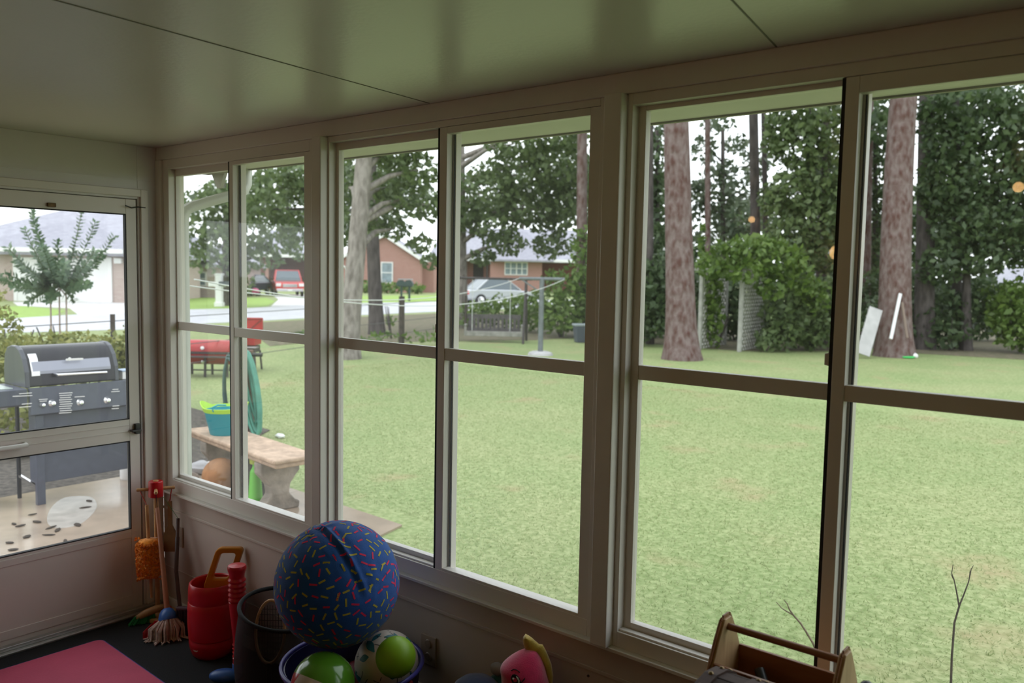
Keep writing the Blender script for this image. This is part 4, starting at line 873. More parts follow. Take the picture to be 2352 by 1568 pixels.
# ---- garden hose over its stake
hb = gz(572, 1003); hd = (hb-CAM).dot(FW)
t = thing('hose_stake', 'reddish brown wooden stake holding the green hose behind the bench', 'stake', hb, math.atan2(RT.y, RT.x))
MB().box(-.045, .045, -.045, .045, 0, .98).build('post', mat('stake_wood', (.13, .07, .055), .8, noise=9, amt=.3), t, bevel=.006)
MB().tube([V(-.22, -.02, .93), V(.16, -.02, .93)], .022, 10).build('crossbar', 'darkmetal', t, smooth=60)
t = thing('garden_hose', 'coiled green garden hose hanging from the wooden stake', 'hose', hb, math.atan2(RT.y, RT.x))
m = MB(); r_ = random.Random(4); k_ = 7
pts = []
for lp in range(k_):
    dx = r_.uniform(-.03, .03); bot = r_.uniform(.02, .22); top = .97+lp*.006; w = .09+.010*lp; sh = -.035+.008*lp
    for j in range(16):
        a = 2*PI*j/16; zc_ = (top+bot)/2; pts.append(V(sh+w*.55*math.sin(a)+(1-math.cos(a))*.07+dx, -.075-.018*lp+.012*math.sin(a*2), zc_+(top-bot)/2*math.cos(a)))
sm = []
for i in range(len(pts)-1):
    for f in (0, .5): sm.append(pts[i].lerp(pts[i+1], f))
m.tube(sm, .0155, 8); m.build('coil', mat('hose_green', (.10, .32, .25), .4, noise=6, amt=.25), t, smooth=70)
m = MB(); pts = []
for lp in range(3):
    for j in range(14): a = 2*PI*j/14; pts.append(V(-.19+.06*math.sin(a), -.05-.02*lp, .62+.33*math.cos(a)-lp*.03))
m.tube(pts, .016, 8); m.build('dark_coil', mat('hose_dark', (.05, .10, .10), .5), t, smooth=70)
# ---- red barrel grill and red fire box out on the grass
mat('red_paint', (.42, .03, .035), .35, noise=5, amt=.2); mat('rust_black', (.06, .05, .05), .7, noise=12, amt=.3)
gb = gz(478, 862); t = thing('barrel_smoker', 'red barrel smoker with open hood on black legs out on the grass', 'smoker', gb, math.atan2(RT.y, RT.x))
zo = .38
m = MB(); A = [R(a) for a in range(170, 371, 10)]; m.prism([(.20*math.cos(a), .20*math.sin(a)) for a in A], (.86, 0, 0), (-.40, 0, zo+.02), (0, 1, 0), (0, 0, 1)); m.build('barrel', 'red_paint', t, smooth=40)
A = [R(a) for a in range(0, 181, 10)]; m = MB(); m.prism([(.20*math.cos(a), .19*math.sin(a)) for a in A], (.80, 0, 0), (-.37, 0, zo+.06), (0, 1, 0), (0, 0, 1)); hd = m.build('hood', 'red_paint', t, smooth=40)
MB().box(-.42, .42, -.225, -.20, zo+.02, zo+.055).build('rim_rail', 'rust_black', t, bevel=.004)
MB().box(-.46, .50, -.40, -.22, zo-.03, zo-.01).build('front_shelf', 'rust_black', t, bevel=.003)
MB().lathe([(.0, .03), (.03, .02), (.032, 0)], (-.02, -.20, zo+.12), 14, (0, -1, .2)).build('thermometer', 'label_white', hd, smooth=50)
MB().lathe([(.0, .03), (.03, .02), (.032, 0)], (-.02, -.185, zo-.12), 14, (0, -1, -.2)).build('draft_knob', 'chrome', t, smooth=50)
for x in (-.34, .02, .40):
    for y in (-.20, .16): MB().bar((x, y, 0), (x, y*.9, zo), .035, .035).build('leg', 'rust_black', t)
m = MB(); m.tube([V(-.34, -.2, .12), V(.40, -.2, .12)], .012, 8); m.build('cross_rail', 'rust_black', t); m = MB(); m.prism([(-.1, 0), (.1, 0), (.1, .26), (-.1, .26)], (.06, 0, 0), (-.43, 0, zo-.02), (0, 1, 0), (0, 0, 1)); m.build('end_plate', 'rust_black', t, bevel=.004)
gb = gz(570, 850); t = thing('red_box_grill', 'tall red box grill with open lid and wire shelf beside the barrel smoker', 'box grill', gb, math.atan2(RT.y, RT.x))
MB().box(-.28, .19, -.20, .20, .48, .74).build('fire_box', 'red_paint', t, bevel=.01)
MB().box(-.285, .225, .17, .20, .74, .97).build('lid', 'red_paint', t, bevel=.008)
MB().bar((-.28, .165, .92), (.22, .165, .95), .01, .012).bar((.0, .165, .76), (.20, .165, .93), .01, .02).build('lid_strap', mat('red_dark', (.16, .02, .02), .5), t)
m = MB()
for k in range(6): m.tube([V(-.28, -.20-k*.04, .455), V(.26, -.20-k*.04, .455)], .006, 6)
m.tube([V(.26, -.2, .455), V(.26, -.42, .455)], .008, 6); m.build('wire_shelf', mat('grey_wire', (.30, .28, .28), .4, .5), t)
MB().box(-.27, .17, -.19, .19, .34, .46).build('ash_tray', 'rust_black', t, bevel=.006)
for x, y in ((-.24, -.17), (.17, -.17), (-.24, .17), (.17, .17)): MB().bar((x*1.15, y*1.15, 0), (x, y, .36), .03, .03).build('leg', 'rust_black', t)
MB().cyl((.0, 0, .0), (.0, 0, .36), .11, .12, n=18).build('ash_drum', mat('brown_drum', (.16, .11, .08), .8), t, smooth=40)
# ================================================================== yard furniture
yaw_ = math.atan2(RT.y, RT.x)
# clothesline
pA = gz(1241, 815); pT = pA.copy(); t = thing('clothesline_pole', 'grey steel T shaped clothesline pole set in concrete on the lawn', 'clothesline pole', pA, 0)
mat('pole_grey', (.17, .19, .20), .6, .2, noise=10, amt=.2); mat('line_white', (.6, .62, .6), .5)
xt = pd(1233, 640, 19.45); MB().tube([pA, (pA.x, pA.y, xt.z)], [.062, .055], 14).build('pole', 'pole_grey', t, world=True, smooth=40)
MB().lathe([(.0, .0), (.30, 0), (.27, .06), (.18, .09), (0, .09)], (pA.x, pA.y, G), 18).build('footing', 'stone_pale', t, world=True, smooth=40)
cb0, cb1 = xt+Vector((-.32, -.26, 0)), xt+Vector((.50, .415, .0)); MB().tube([cb0, cb1], .04, 10).build('crossbar', 'pole_grey', t, world=True, smooth=40)
MB().bar(xt+V(-.3, -.25, 0), xt+V(0, 0, -.25), .03, .03).build('brace', 'pole_grey', t, world=True)
T2 = pd(372, 640, 8.2); m = MB()
for o_, e_, sag in ((cb0, T2+V(.05, -.25, 0), .34), (cb1, T2+V(.25, .2, .0), .42)):
    m2 = MB(); m2.tube([o_.lerp(e_, k/24)-V(0, 0, sag*4*(k/24)*(1-k/24)) for k in range(25)], .0075, 6)
    c = m2.build('clothesline_wire', 'line_white', None); rebase(c, o_); tag(c, 'white clothesline wire sagging from the '+('near' if o_ is cb0 else 'far')+' end of the T pole crossbar', 'clothesline')
# swing bench under its frame
sc_ = pd(1134, 768, 23.0); t = thing('porch_swing', 'weathered grey wooden swing bench hanging under the dark frame', 'swing', (sc_.x, sc_.y, sc_.z), yaw_)
mat('grey_board', (.30, .29, .27), .85, noise=9, amt=.25); mat('dark_board', (.10, .09, .09), .85, noise=9, amt=.3)
MB().box(-.80, .80, -.27, -.22, -.03, .10).box(-.78, .78, -.25, .22, .045, .075).build('seat', 'grey_board', t, bevel=.006)
m = MB(); m.box(-.74, .74, .21, .25, .42, .54); m.box(-.74, .74, .20, .24, .08, .16)
for k in range(13): m.box(-.70+k*.112, -.70+k*.112+.075, .205, .235, .12, .46)
m.build('backrest', 'dark_board', t, bevel=.004)
for x in (-.80, .74): MB().box(x, x+.06, -.27, .2, .24, .275).box(x, x+.06, -.26, -.20, .05, .25).build('armrest', 'grey_board', t, bevel=.004)
for x in (-.60, .44): MB().tube([V(x, .0, .10), V(x, .0, 1.52)], .010, 6).build('chain', 'line_white', t)
fz = G; t = thing('swing_frame', 'dark metal swing frame with top bar and slanting legs around the swing bench', 'swing frame', (sc_.x, sc_.y, G), yaw_)
hz = pd(1134, 639, 23.0).z-G
MB().tube([V(-1.15, 0, hz), V(1.02, 0, hz-.01)], .032, 10).build('top_bar', 'rust_black', t, smooth=50)
for x in (-1.1, .86):
    for y in (-.55, .6): MB().tube([V(x, 0, hz), V(x*1.0-(.06 if y < 0 else -.05), y, 0)], .034, 10).build('leg', 'rust_black', t, smooth=50)
    MB().tube([V(x, -.35, hz*.35), V(x, .38, hz*.35)], .02, 8).build('cross_tie', 'rust_black', t)
# trash bin
q = gz(1334, 786); t = thing('trash_bin', 'dark blue plastic bin with a pale lid standing before the shrubs', 'bin', q, yaw_+.2)
m = MB(); m.loft([[V(a*w, b*w, z) for a, b in ((-1, -1), (1, -1), (1, 1), (-1, 1))] for w, z in ((.15, 0), (.17, .2), (.19, .46))]); m.build('bin_body', mat('bin_blue', (.07, .085, .11), .5), t, bevel=.02)
MB().box(-.22, .20, -.2, .2, .46, .52).build('lid', mat('bin_lid', (.3, .34, .36), .5), t, bevel=.02)
q = gz(1349, 784); o = stone(q, .09, (1, 1, 1.3), 'label_white', 'white bag on the ground beside the blue bin'); o.name = 'white_bag'; o['category'] = 'bag'
# arbor with lattice sides
ar0, ar1 = gz(1606, 803), gz(1698, 808); arb = (gz(1750, 797)-ar1); t = thing('garden_arbor', 'grey wooden garden arbor with lattice sides under the vine', 'arbor', (ar0+ar1)/2, 0)
mat('old_white', (.40, .40, .37), .85, noise=7, amt=.2)
axx = (ar1-ar0); axx.z = 0; W_ = axx.length; axx.normalize(); ayy = Vector((-axx.y, axx.x, 0)); HA = 2.05
for p in (ar0, ar1):
    for dpt in (0, .75):
        q = p+ayy*dpt*(1 if p is ar0 else 1); q2 = q.copy()
        q2 = p+arb*(dpt/.75)
        MB().bar((q2.x, q2.y, G), (q2.x, q2.y, G+HA), .09, .09).build('post', 'old_white', t, world=True, bevel=.006)
def lattice(p, q, z0_, z1_):
    m = MB(); d_ = (q-p); d_.z = 0; L_ = d_.length; d_.normalize(); n_ = Vector((-d_.y, d_.x, 0)); H_ = z1_-z0_; st = .19
    for sg in (1, -1):
        k = -H_
        while k < L_:
            a0_, a1_ = k, k+H_; s0_, s1_ = max(0, a0_), min(L_, a1_)
            if s1_ > s0_+.02:
                h0, h1 = (s0_-a0_), (s1_-a0_)
                if sg < 0: h0, h1 = H_-h0, H_-h1
                m.bar(p+d_*s0_+n_*(.008*sg)+V(0, 0, z0_+h0-p.z), p+d_*s1_+n_*(.008*sg)+V(0, 0, z0_+h1-p.z), .012, .032, n_)
            k += st
    m.bar(p+V(0, 0, z0_-p.z), p+V(0, 0, z1_-p.z), .03, .09, n_); m.bar(q+V(0, 0, z0_-q.z), q+V(0, 0, z1_-q.z), .03, .05, n_)
    return m
lattice(ar1+arb*.02, ar1+arb*.98, G+.02, G+HA-.05).build('lattice_panel', 'old_white', t, world=True)
lattice(ar0+arb*.02, ar0+arb*.98, G+.02, G+HA-.05).build('lattice_panel', 'old_white', t, world=True)
m = MB()
for k in range(8): o_ = arb*(k/7); m.bar(ar0+o_-axx*.2+V(0, 0, HA+.03), ar1+o_+axx*.3+V(0, 0, HA+.03), .03, .07)
m.build('roof_slat', 'old_white', t, world=True)
# boards leaning on the right pine
def lean(name, u0, v0, u1, v1, dep0, dep1, w, th, m, label, cat):
    a, b = gz(u0, v0, G) if dep0 is None else pd(u0, v0, dep0), pd(u1, v1, dep1); mm_ = MB(); d_ = (b-a).normalized(); s_ = d_.cross(FW).normalized(); n_ = s_.cross(d_)
    mm_.bar(a, b, w, th, n_); 
    if name == 'slatted_panel':
        for k in range(7): q = a+(b-a)*((k+.5)/7); mm_.bar(q-s_*w*.52-n_*(-th*.8), q+s_*w*.52-n_*(-th*.8), .03, .02)
    o = mm_.build(name, m, None, bevel=.004); rebase(o, a); tag(o, label, cat)
lean('slatted_panel', 1982, 814, 2012, 708, 20.1, 20.3, .33, .03, mat('panel_white', (.50, .49, .50), .7, noise=5, amt=.12), 'off white slatted panel leaning on the left of the thick pine', 'panel')
lean('white_stake', 2046, 778, 2068, 674, 20.15, 20.45, .075, .03, mat('stake_white', (.75, .76, .78), .5), 'narrow white stake propped against the front of the thick pine', 'stake')
lean('wooden_stake', 2084, 776, 2072, 694, 20.2, 20.45, .055, .03, mat('stake_tan', (.20, .15, .12), .8), 'tan wooden stake propped beside the white one on the pine', 'stake')
q = gz(2082, 822); o = MB().lathe([(0, 0), (.16, .0), (.19, .03), (.18, .05), (0, .06)], (0, 0, 0), 20).build('green_dish', mat('green_dish', (.05, .55, .12), .4), smooth=50); o.location = q; tag(o, 'bright green dish lying at the foot of the thick pine', 'dish')
q = gz(2100, 822); o = stone(q, .09, (1, .9, .7), 'label_white', 'small white lump beside the green dish at the pine foot')
# ---- wire fence along the yard edge
f0, f1 = gz(262, 905), gz(922, 792); fd = (f1-f0); fd.z = 0; fl_ = fd.length; fd.normalize()
t = thing('wire_fence', 'thin wire fence on rusty posts along the far edge of the yard', 'fence', f0)
mat('post_wood', (.075, .06, .05), .85, noise=9, amt=.3); mat('wire_grey', (.12, .12, .12), .5, .5)
fa, fb = f0-fd*9, f1+fd*14
m = MB()
for z_ in (.30, .62, 1.08): m.tube([fa+V(0, 0, z_), fb+V(0, 0, z_)], .007, 5)
m.build('wire', 'wire_grey', t, world=True)
k = -9
for s_ in (-7, -3.2, 0, 3.1, 6.2, fl_, fl_+4.5, fl_+9): p = f0+fd*s_; MB().tube([p, p+V(0, 0, 1.18 if s_ != fl_ else 1.25)], .035 if s_ != fl_ else .075, 10).build('post', 'post_wood', t, world=True, smooth=40)
# fallen twig by the window and bare sapling
def twig(name, base, chains, m, label, cat):
    o = MB()
    for pts, r_a, r_b in chains:
        n_ = len(pts); o.tube(pts, [r_a+(r_b-r_a)*i/(n_-1) for i in range(n_)], 7)
    o = o.build(name, m, None, smooth=60); rebase(o, base); return tag(o, label, cat)
mat('twig', (.20, .15, .11), .8, noise=20, amt=.3); mat('twig_dark', (.10, .08, .065), .8, noise=20, amt=.3)
tb = gz(1880, 1510, G); dd = (tb-CAM).dot(FW)
pt = lambda u, v, k=0: pd(u, v, dd+k)
twig('bare_twig', tb, [([tb, pt(1868, 1478), pt(1850, 1448), pt(1838, 1430), pt(1822, 1412)], .006, .0045), ([pt(1822, 1412), pt(1813, 1399), pt(1808, 1386), pt(1801, 1378)], .0045, .002), ([pt(1822, 1412), pt(1806, 1403), pt(1795, 1396), pt(1783, 1382)], .004, .0015)], 'twig', 'bare pale twig sticking out of the grass above the tool box', 'twig')
sb = gz(2180, 1640, G); dd = (sb-CAM).dot(FW)+.02
twig('bare_sapling', sb, [([sb, pt(2184, 1568), pt(2186, 1510), pt(2192, 1430), pt(2203, 1392)], .006, .004), ([pt(2203, 1392), pt(2197, 1358), pt(2191, 1330), pt(2186, 1316), pt(2189, 1296)], .0038, .0012), ([pt(2203, 1392), pt(2215, 1362), pt(2225, 1335), pt(2231, 1306), pt(2236, 1298)], .0038, .0012), ([pt(2190, 1330), pt(2184, 1318)], .002, .001), ([pt(2226, 1330), pt(2228, 1310)], .002, .001)], 'twig_dark', 'thin bare forked sapling in the grass at the right edge', 'sapling')
# ================================================================== street side: houses, cars, mail boxes
brickmat('brick_red', (.42, .205, .175), (.37, .165, .14), (.42, .34, .30)); brickmat('brick_pale', (.50, .40, .36), (.44, .33, .30), (.5, .45, .42))
mat('shingle', (.38, .375, .43), .9, noise=3, amt=.12, bump=.2, bscale=15); mat('shingle2', (.34, .335, .39), .9, noise=3, amt=.12, bump=.2, bscale=15); mat('fascia', (.82, .82, .82), .5); mat('shade_dark', (.05, .045, .045), .8); mat('pane', (.25, .32, .36), .08, noise=2, amt=.3); mat('white_paint', (.82, .82, .82), .5)
def hiproof(m, x0, x1, y0, y1, z0, ridge, rz_, ov=.4, th=.18):
    """hip roof over a box; ridge = (xa, xb) along x at mid depth"""
    x0 -= ov; x1 += ov; y0 -= ov; y1 += ov; ym = (y0+y1)/2
    P = [(x0, y0, z0), (x1, y0, z0), (x1, y1, z0), (x0, y1, z0), (ridge[0], ym, rz_), (ridge[1], ym, rz_)]; Q = [(a, b, c-th) for a, b, c in P[:4]]
    m.add(P+Q, [(0, 1, 5, 4), (1, 2, 5), (2, 3, 4, 5), (3, 0, 4), (0, 6, 7, 1), (1, 7, 8, 2), (2, 8, 9, 3), (3, 9, 6, 0), (6, 9, 8, 7)])
def housewin(root, x0, x1, z0, z1, y, n=2):
    f = MB(); w = .09
    f.box(x0-w, x1+w, y-.05, y+.02, z0-w, z0).box(x0-w, x1+w, y-.05, y+.02, z1, z1+w).box(x0-w, x0, y-.05, y+.02, z0, z1).box(x1, x1+w, y-.05, y+.02, z0, z1)
    for k in range(1, n): xm = x0+(x1-x0)*k/n; f.box(xm-.05, xm+.05, y-.05, y, z0, z1)
    f.box(x0, x1, y-.035, y, (z0+z1)/2-.035, (z0+z1)/2+.035)
    o = f.build('window', 'white_paint', root); MB().box(x0, x1, y-.015, y+.01, z0, z1).build('pane', 'pane', o); return o
# house with garage, seen through the screen door
dep = 44; s_ = dep/F_PX; o_ = gz(150, 693); dep = (o_-CAM).dot(FW); s_ = dep/F_PX
h = thing('garage_house', 'pale brick house with white garage door and grey hip roofs beyond the screen door', 'house', o_, YAW+R(2))
X = lambda u: (u-150)*s_; Z = lambda v: (694-v)*s_
MB().box(X(-260), X(322), 0, 9, 0, Z(582)).build('wall', 'brick_pale', h)
m = MB(); hiproof(m, X(-260), X(330), 2, 13, Z(582), (X(-10), X(232)), Z(462)); m.build('main_roof', 'shingle', h)
m = MB(); hiproof(m, X(-60), X(288), -.4, 9.0, Z(580), (X(70), X(90)), Z(497), .3); m.build('garage_roof', 'shingle2', h)
MB().box(X(-66), X(296), -.78, -.68, Z(582), Z(572)).build('gutter', 'fascia', h)
g_ = MB().box(X(42), X(252), -.06, .02, 0, Z(594)).build('garage_door', 'white_paint', h)
m = MB()
for k in range(1, 4): m.box(X(46), X(248), -.075, -.06, Z(594)*k/4-.01, Z(594)*k/4+.01)
m.build('door_groove', 'fascia', g_); MB().box(X(246), X(258), -.1, -.0, 0, Z(590)).box(X(36), X(44), -.1, 0, 0, Z(590)).build('door_trim', 'fascia', h, bevel=.02)
MB().box(X(266), X(282), -.25, -.02, Z(604), Z(592)).build('porch_light', 'fascia', h)
# brick house with the gable, and the long ranch beside it
o_ = gz(883, 671); dep = (o_-CAM).dot(FW); s_ = dep/F_PX
h = thing('gable_house', 'red brick house gable with white trim and one window behind the double mailbox', 'house', o_, YAW)
X = lambda u: (u-883)*s_; Z = lambda v: (672-v)*s_
Wl, Wr = X(784), X(966)
m = MB(); m.prism([(Wl, 0), (Wr, 0), (Wr, Z(594)), (0, Z(541)), (Wl, Z(594))], (0, 7, 0), (0, 0, 0), (1, 0, 0), (0, 0, 1)); m.build('wall', 'brick_red', h)
m = MB()
for sg, xe in ((-1, X(776)), (1, X(974))): m.prism([(0, Z(538)), (0, Z(544)), (xe, Z(602)), (xe, Z(596))], (0, 7.4, 0), (0, -.3, 0), (1, 0, 0), (0, 0, 1))
m.build('roof', 'shingle', h)
m = MB()
for xe in (X(776), X(974)): m.bar((0, -.34, Z(541)), (xe, -.34, Z(599)), .06, .28)
m.box(X(965), X(987), -.4, 1, Z(601), Z(596)); m.build('bargeboard', 'fascia', h)
housewin(h, X(877), X(900), Z(649), Z(605), -.01, 1); MB().box(X(878), X(888), -.2, -.02, Z(649), Z(643)).build('window_unit', 'bin_lid', h)
MB().box(X(966), X(992), 1.6, 4, 0, Z(598)).build('side_wall', 'brick_red', h)
MB().tube([(X(777), -.3, Z(601)), (X(787), -.25, Z(612)), (X(795), -.1, Z(618)), (X(796), -.08, Z(640))], .09, 8).build('downpipe', 'fascia', h)
o_ = gz(1150, 672); dep = 87; s_ = dep/F_PX; o_ = pd(1150, 668, dep); o_.z = G
h = thing('ranch_house', 'long brick ranch house with grey roof and white double window across the street', 'house', o_, YAW)
X = lambda u: (u-1150)*s_; Z = lambda v: (670-v)*s_
MB().box(X(1125), X(1244), 0, 9, 0, Z(599)).box(X(1000), X(1070), .0, 9, 0, Z(599)).box(X(1070), X(1125), 2.2, 9, 0, Z(599)).build('wall', 'brick_red', h)
MB().box(X(1244), X(1350), 2.6, 9, 0, Z(599)).build('return_wall', mat('brick_dark', (.20, .075, .06), .85, noise=6, amt=.2), h); MB().box(X(1084), X(1108), 2.1, 2.25, 0, Z(606)).build('front_door', 'shade_dark', h)
MB().cyl((X(1118), .2, 0), (X(1118), .2, Z(599)), .1).build('porch_column', 'shade_dark', h)
m = MB(); hiproof(m, X(990), X(1380), 0, 10, Z(598), (X(1010), X(1325)), Z(521)); m.build('roof', 'shingle', h)
m = MB(); hiproof(m, X(1140), X(1262), -1.2, 8, Z(597), (X(1195), X(1208)), Z(528), .3); m.build('front_roof', 'shingle2', h)
MB().box(X(985), X(1385), -.5, -.35, Z(601), Z(595)).build('gutter', 'fascia', h)
housewin(h, X(1160), X(1184), Z(630), Z(604), -.02, 2); housewin(h, X(1187), X(1209), Z(630), Z(604), -.02, 2)
# houses half hidden at the left window
o_ = gz(470, 683); dep = (o_-CAM).dot(FW); s_ = dep/F_PX; X = lambda u: (u-470)*s_; Z = lambda v: (684-v)*s_
h = thing('corner_house', 'pale brick house with white trim half hidden by the tree in the left window', 'house', o_, YAW)
MB().box(X(395), X(512), 0, 8, 0, Z(610)).build('wall', 'brick_pale', h); m = MB(); hiproof(m, X(395), X(512), 0, 8, Z(608), (X(450), X(475)), Z(560)); m.build('roof', 'shingle', h); housewin(h, X(446), X(472), Z(655), Z(628), -.02, 2)
o_ = pd(640, 676, 84); o_.z = G; s_ = 84/F_PX; X = lambda u: (u-640)*s_; Z = lambda v: (676-v)*s_
h = thing('carport_house', 'low house with grey roof and open carport behind the red truck', 'house', o_, YAW)
MB().box(X(580), X(615), 0, 8, 0, Z(600)).box(X(615), X(740), 3.5, 8, 0, Z(600)).build('wall', 'brick_dark', h); m = MB(); hiproof(m, X(560), X(740), -1, 9, Z(602), (X(600), X(710)), Z(540)); m.build('roof', 'shingle', h)
MB().box(X(613), X(620), -.5, -.2, 0, Z(600)).build('carport_post', 'brick_red', h)
MB().box(X(555), X(745), -1.5, -1.35, Z(606), Z(598)).build('gutter', 'fascia', h)
q = gz(2345, 790); o_ = pd(2345, 700, 60); o_.z = G; s_ = 60/F_PX; X = lambda u: (u-2345)*s_; Z = lambda v: (720-v)*s_
h = thing('far_house', 'white sided house glimpsed through the trees at the right edge', 'house', o_, YAW-.3)
MB().box(X(2310), X(2520), 0, 8, 0, Z(660)).build('wall', 'white_paint', h); m = MB(); hiproof(m, X(2310), X(2520), 0, 8, Z(660), (X(2380), X(2460)), Z(600)); m.build('roof', 'shingle', h)
# ---- vehicles
mat('tyre', (.015, .015, .016), .8); mat('car_glass', (.10, .13, .15), .06, coat=.4); mat('silver_car', (.52, .54, .58), .25, .3, coat=.5); mat('truck_red', (.55, .05, .05), .25, coat=.6); mat('dark_car', (.05, .06, .10), .2, coat=.6); mat('tail_red', (.6, .05, .06), .3)
def car(name, label, loc, rz, paint, L_=4.6, W_=1.8, H_=1.45, hood=.27, cabr=.30, wide_truck=False):
    """local +y is the nose"""
    t = thing(name, label, 'truck' if wide_truck else 'car', loc, rz); b = .34
    if wide_truck: side = [(-L_/2, .45), (-L_/2, 1.02), (-.2, 1.05), (-.2, 1.08), (.95, 1.10), (L_/2-.1, 1.0), (L_/2, .85), (L_/2, .42)]; roof = [(-.35, 1.05), (-.2, H_), (.55, H_), (1.15, 1.07)]
    else: side = [(-L_/2, .35), (-L_/2+.03, .78), (-L_/2+.15, .93), (-.9, .95), (.75, .93), (L_/2-.35, .80), (L_/2-.02, .62), (L_/2, .32)]; roof = [(-1.75, .93), (-.95, H_), (.25, H_-.02), (1.1, .92)]
    def loft(poly, w0, w1, m, nm, par, bev):
        mb = MB(); n = len(poly); P = [(-w0/2 if True else 0, y, z) for y, z in poly]
        mb.add([(-w, y, z) for (y, z), w in zip(poly, w1)]+[(w, y, z) for (y, z), w in zip(poly, w1)], [tuple(range(n)), tuple(range(2*n-1, n-1, -1))]+[(i, n+i, n+(i+1) % n, (i+1) % n) for i in range(n)]); return mb.build(nm, m, par, bevel=bev, smooth=30)
    bd = loft(side, W_, [W_/2*(.94 if i in (0, len(side)-1) else .98) for i in range(len(side))], paint, 'body', t, .06)
    loft(roof, W_, [W_/2*.93, W_/2*.76, W_/2*.76, W_/2*.93], 'car_glass', 'greenhouse', t, .05)
    MB().box(-W_/2*.77, W_/2*.77, roof[1][0]-.02, roof[2][0]+.05, H_-.05, H_+.015).build('roof_panel', paint, t, bevel=.04)
    m = MB()
    for sx_ in (-1, 1):
        for a, b_ in ((roof[0], roof[1]), (roof[2], roof[3])): m.bar((sx_*W_/2*.93, a[0], a[1]) if a in (roof[0], roof[3]) else (sx_*W_/2*.77, a[0], a[1]), (sx_*W_/2*.77, b_[0], b_[1]) if b_ in (roof[1], roof[2]) else (sx_*W_/2*.93, b_[0], b_[1]), .07, .06)
    m.build('pillar', paint, t)
    for y in (-L_/2+.85, L_/2-.85):
        for sx_ in (-1, 1):
            w = MB().lathe([(.0, .0), (.2, .0), (.31, .02), (.34, .05), (.34, .17), (.31, .2), (0, .2)], (sx_*(W_/2-.2 if sx_ > 0 else W_/2-.2), y, b), 22, (sx_, 0, 0)).build('wheel', 'tyre', t, smooth=40)
            MB().lathe([(.0, .03), (.17, .02), (.2, .0)], (sx_*W_/2, y, b), 16, (sx_, 0, 0)).build('hubcap', 'chrome', w, smooth=40)
    m = MB(); m.box(-W_/2*.92, W_/2*.92, L_/2-.06, L_/2+.08, .38, .56); m.build('front_bumper', 'chrome' if wide_truck else paint, t, bevel=.04)
    for sx_ in (-1, 1):
        MB().box(sx_*W_*.39-.17, sx_*W_*.39+.17, L_/2-.12, L_/2+.02, .68 if not wide_truck else .72, .80 if not wide_truck else .92).build('headlight', 'label_white', t, bevel=.02)
        MB().box(sx_*W_*.41-.14, sx_*W_*.41+.14, -L_/2-.02, -L_/2+.12, .66, .86).build('tail_light', 'tail_red', t, bevel=.02)
    MB().box(-W_*.25, W_*.25, L_/2-.06, L_/2+.015, .66, .88 if wide_truck else .78).build('grille', 'chrome' if wide_truck else 'rust_black', t, bevel=.02)
    if wide_truck: MB().box(-W_/2*.9, W_/2*.9, -L_/2+.1, -.3, 1.0, 1.06).build('bed_liner', 'rust_black', t); MB().box(-.16, .16, L_/2+.08, L_/2+.09, .42, .54).build('number_plate', 'label_white', t)
    if wide_truck:
        for sx_ in (-1, 1): MB().box(sx_*(W_/2+.1)-.1, sx_*(W_/2+.1)+.1, .75, .85, 1.1, 1.32).build('mirror', 'rust_black', t, bevel=.02)
    return t
q = gz(1142, 701); car('silver_car', 'silver car parked in the street behind the swing, its red tail light to the left', (q.x, q.y, G), YAW-R(62), 'silver_car', 4.7, 1.85, 1.55)
q = gz(659, 679); td = (CAM-q); car('red_truck', 'red pickup truck with chrome grille facing us on the driveway', (q.x, q.y, G), math.atan2(td.y, td.x)-PI/2+.08, 'truck_red', 5.2, 1.95, 1.82, wide_truck=True)
q = gz(570, 677); td = (CAM-q); car('dark_car', 'dark blue car with pale windscreen parked left of the red truck', (q.x, q.y, G), math.atan2(td.y, td.x)-PI/2-.5, 'dark_car', 4.4, 1.8, 1.45)
q = gz(585, 676); q = pd(586, 668, 58); t = thing('ride_on_toy', 'pink and white ride on toy on the grass before the dark car', 'toy', (q.x, q.y, G), YAW)
MB().sphere((0, 0, .3), .30, 18, 12, (1, .7, .8)).build('body', mat('toy_pink', (.75, .10, .28), .4), t, smooth=60); MB().sphere((-.28, 0, .22), .22, 16, 10, (1, .8, .8)).build('front', 'label_white', t, smooth=60)
for x in (-.3, .2): MB().cyl((x, -.25, .12), (x, .25, .12), .12).build('wheel', 'tyre', t, smooth=40)
# ---- mail boxes
def mailbox(t, x, m, par=None, w=.11, l=.5):
    P = [(-w, 0), (w, 0), (w, .14)]+[(w*math.cos(R(a)), .14+w*.9*math.sin(R(a))) for a in range(15, 180, 15)]+[(-w, .14)]
    return MB().prism(P, (0, l, 0), (x, -l/2, 1.08), (1, 0, 0), (0, 0, 1)).build('mail_box', m, t, bevel=.01)
q = gz(932, 691); sc2 = ((q-CAM).dot(FW))/F_PX; mat('mail_green', (.03, .055, .05), .4)
t = thing('double_mailbox', 'pair of dark mailboxes on two posts at the kerb before the gable house', 'mailbox', q, YAW)
for x in (-10*sc2, 8*sc2): MB().box(x-.07, x+.07, -.07, .07, 0, .95).build('post', 'mail_green', t)
MB().box(-17*sc2, 15*sc2, -.2, .2, .90, .96).build('shelf', 'mail_green', t); 
for x in (-11*sc2, 7*sc2): o = mailbox(t, x, 'mail_green', None, .27, .6); o.location = (0, 0, -.12)
MB().box(-17*sc2, 15*sc2, -.33, .30, 1.36, 1.41).build('top_board', 'bin_lid', t)
q = gz(504, 704); sc2 = ((q-CAM).dot(FW))/F_PX
t = thing('white_mailbox', 'white post mailbox with side arm on the grass in the left window', 'mailbox', q, YAW)
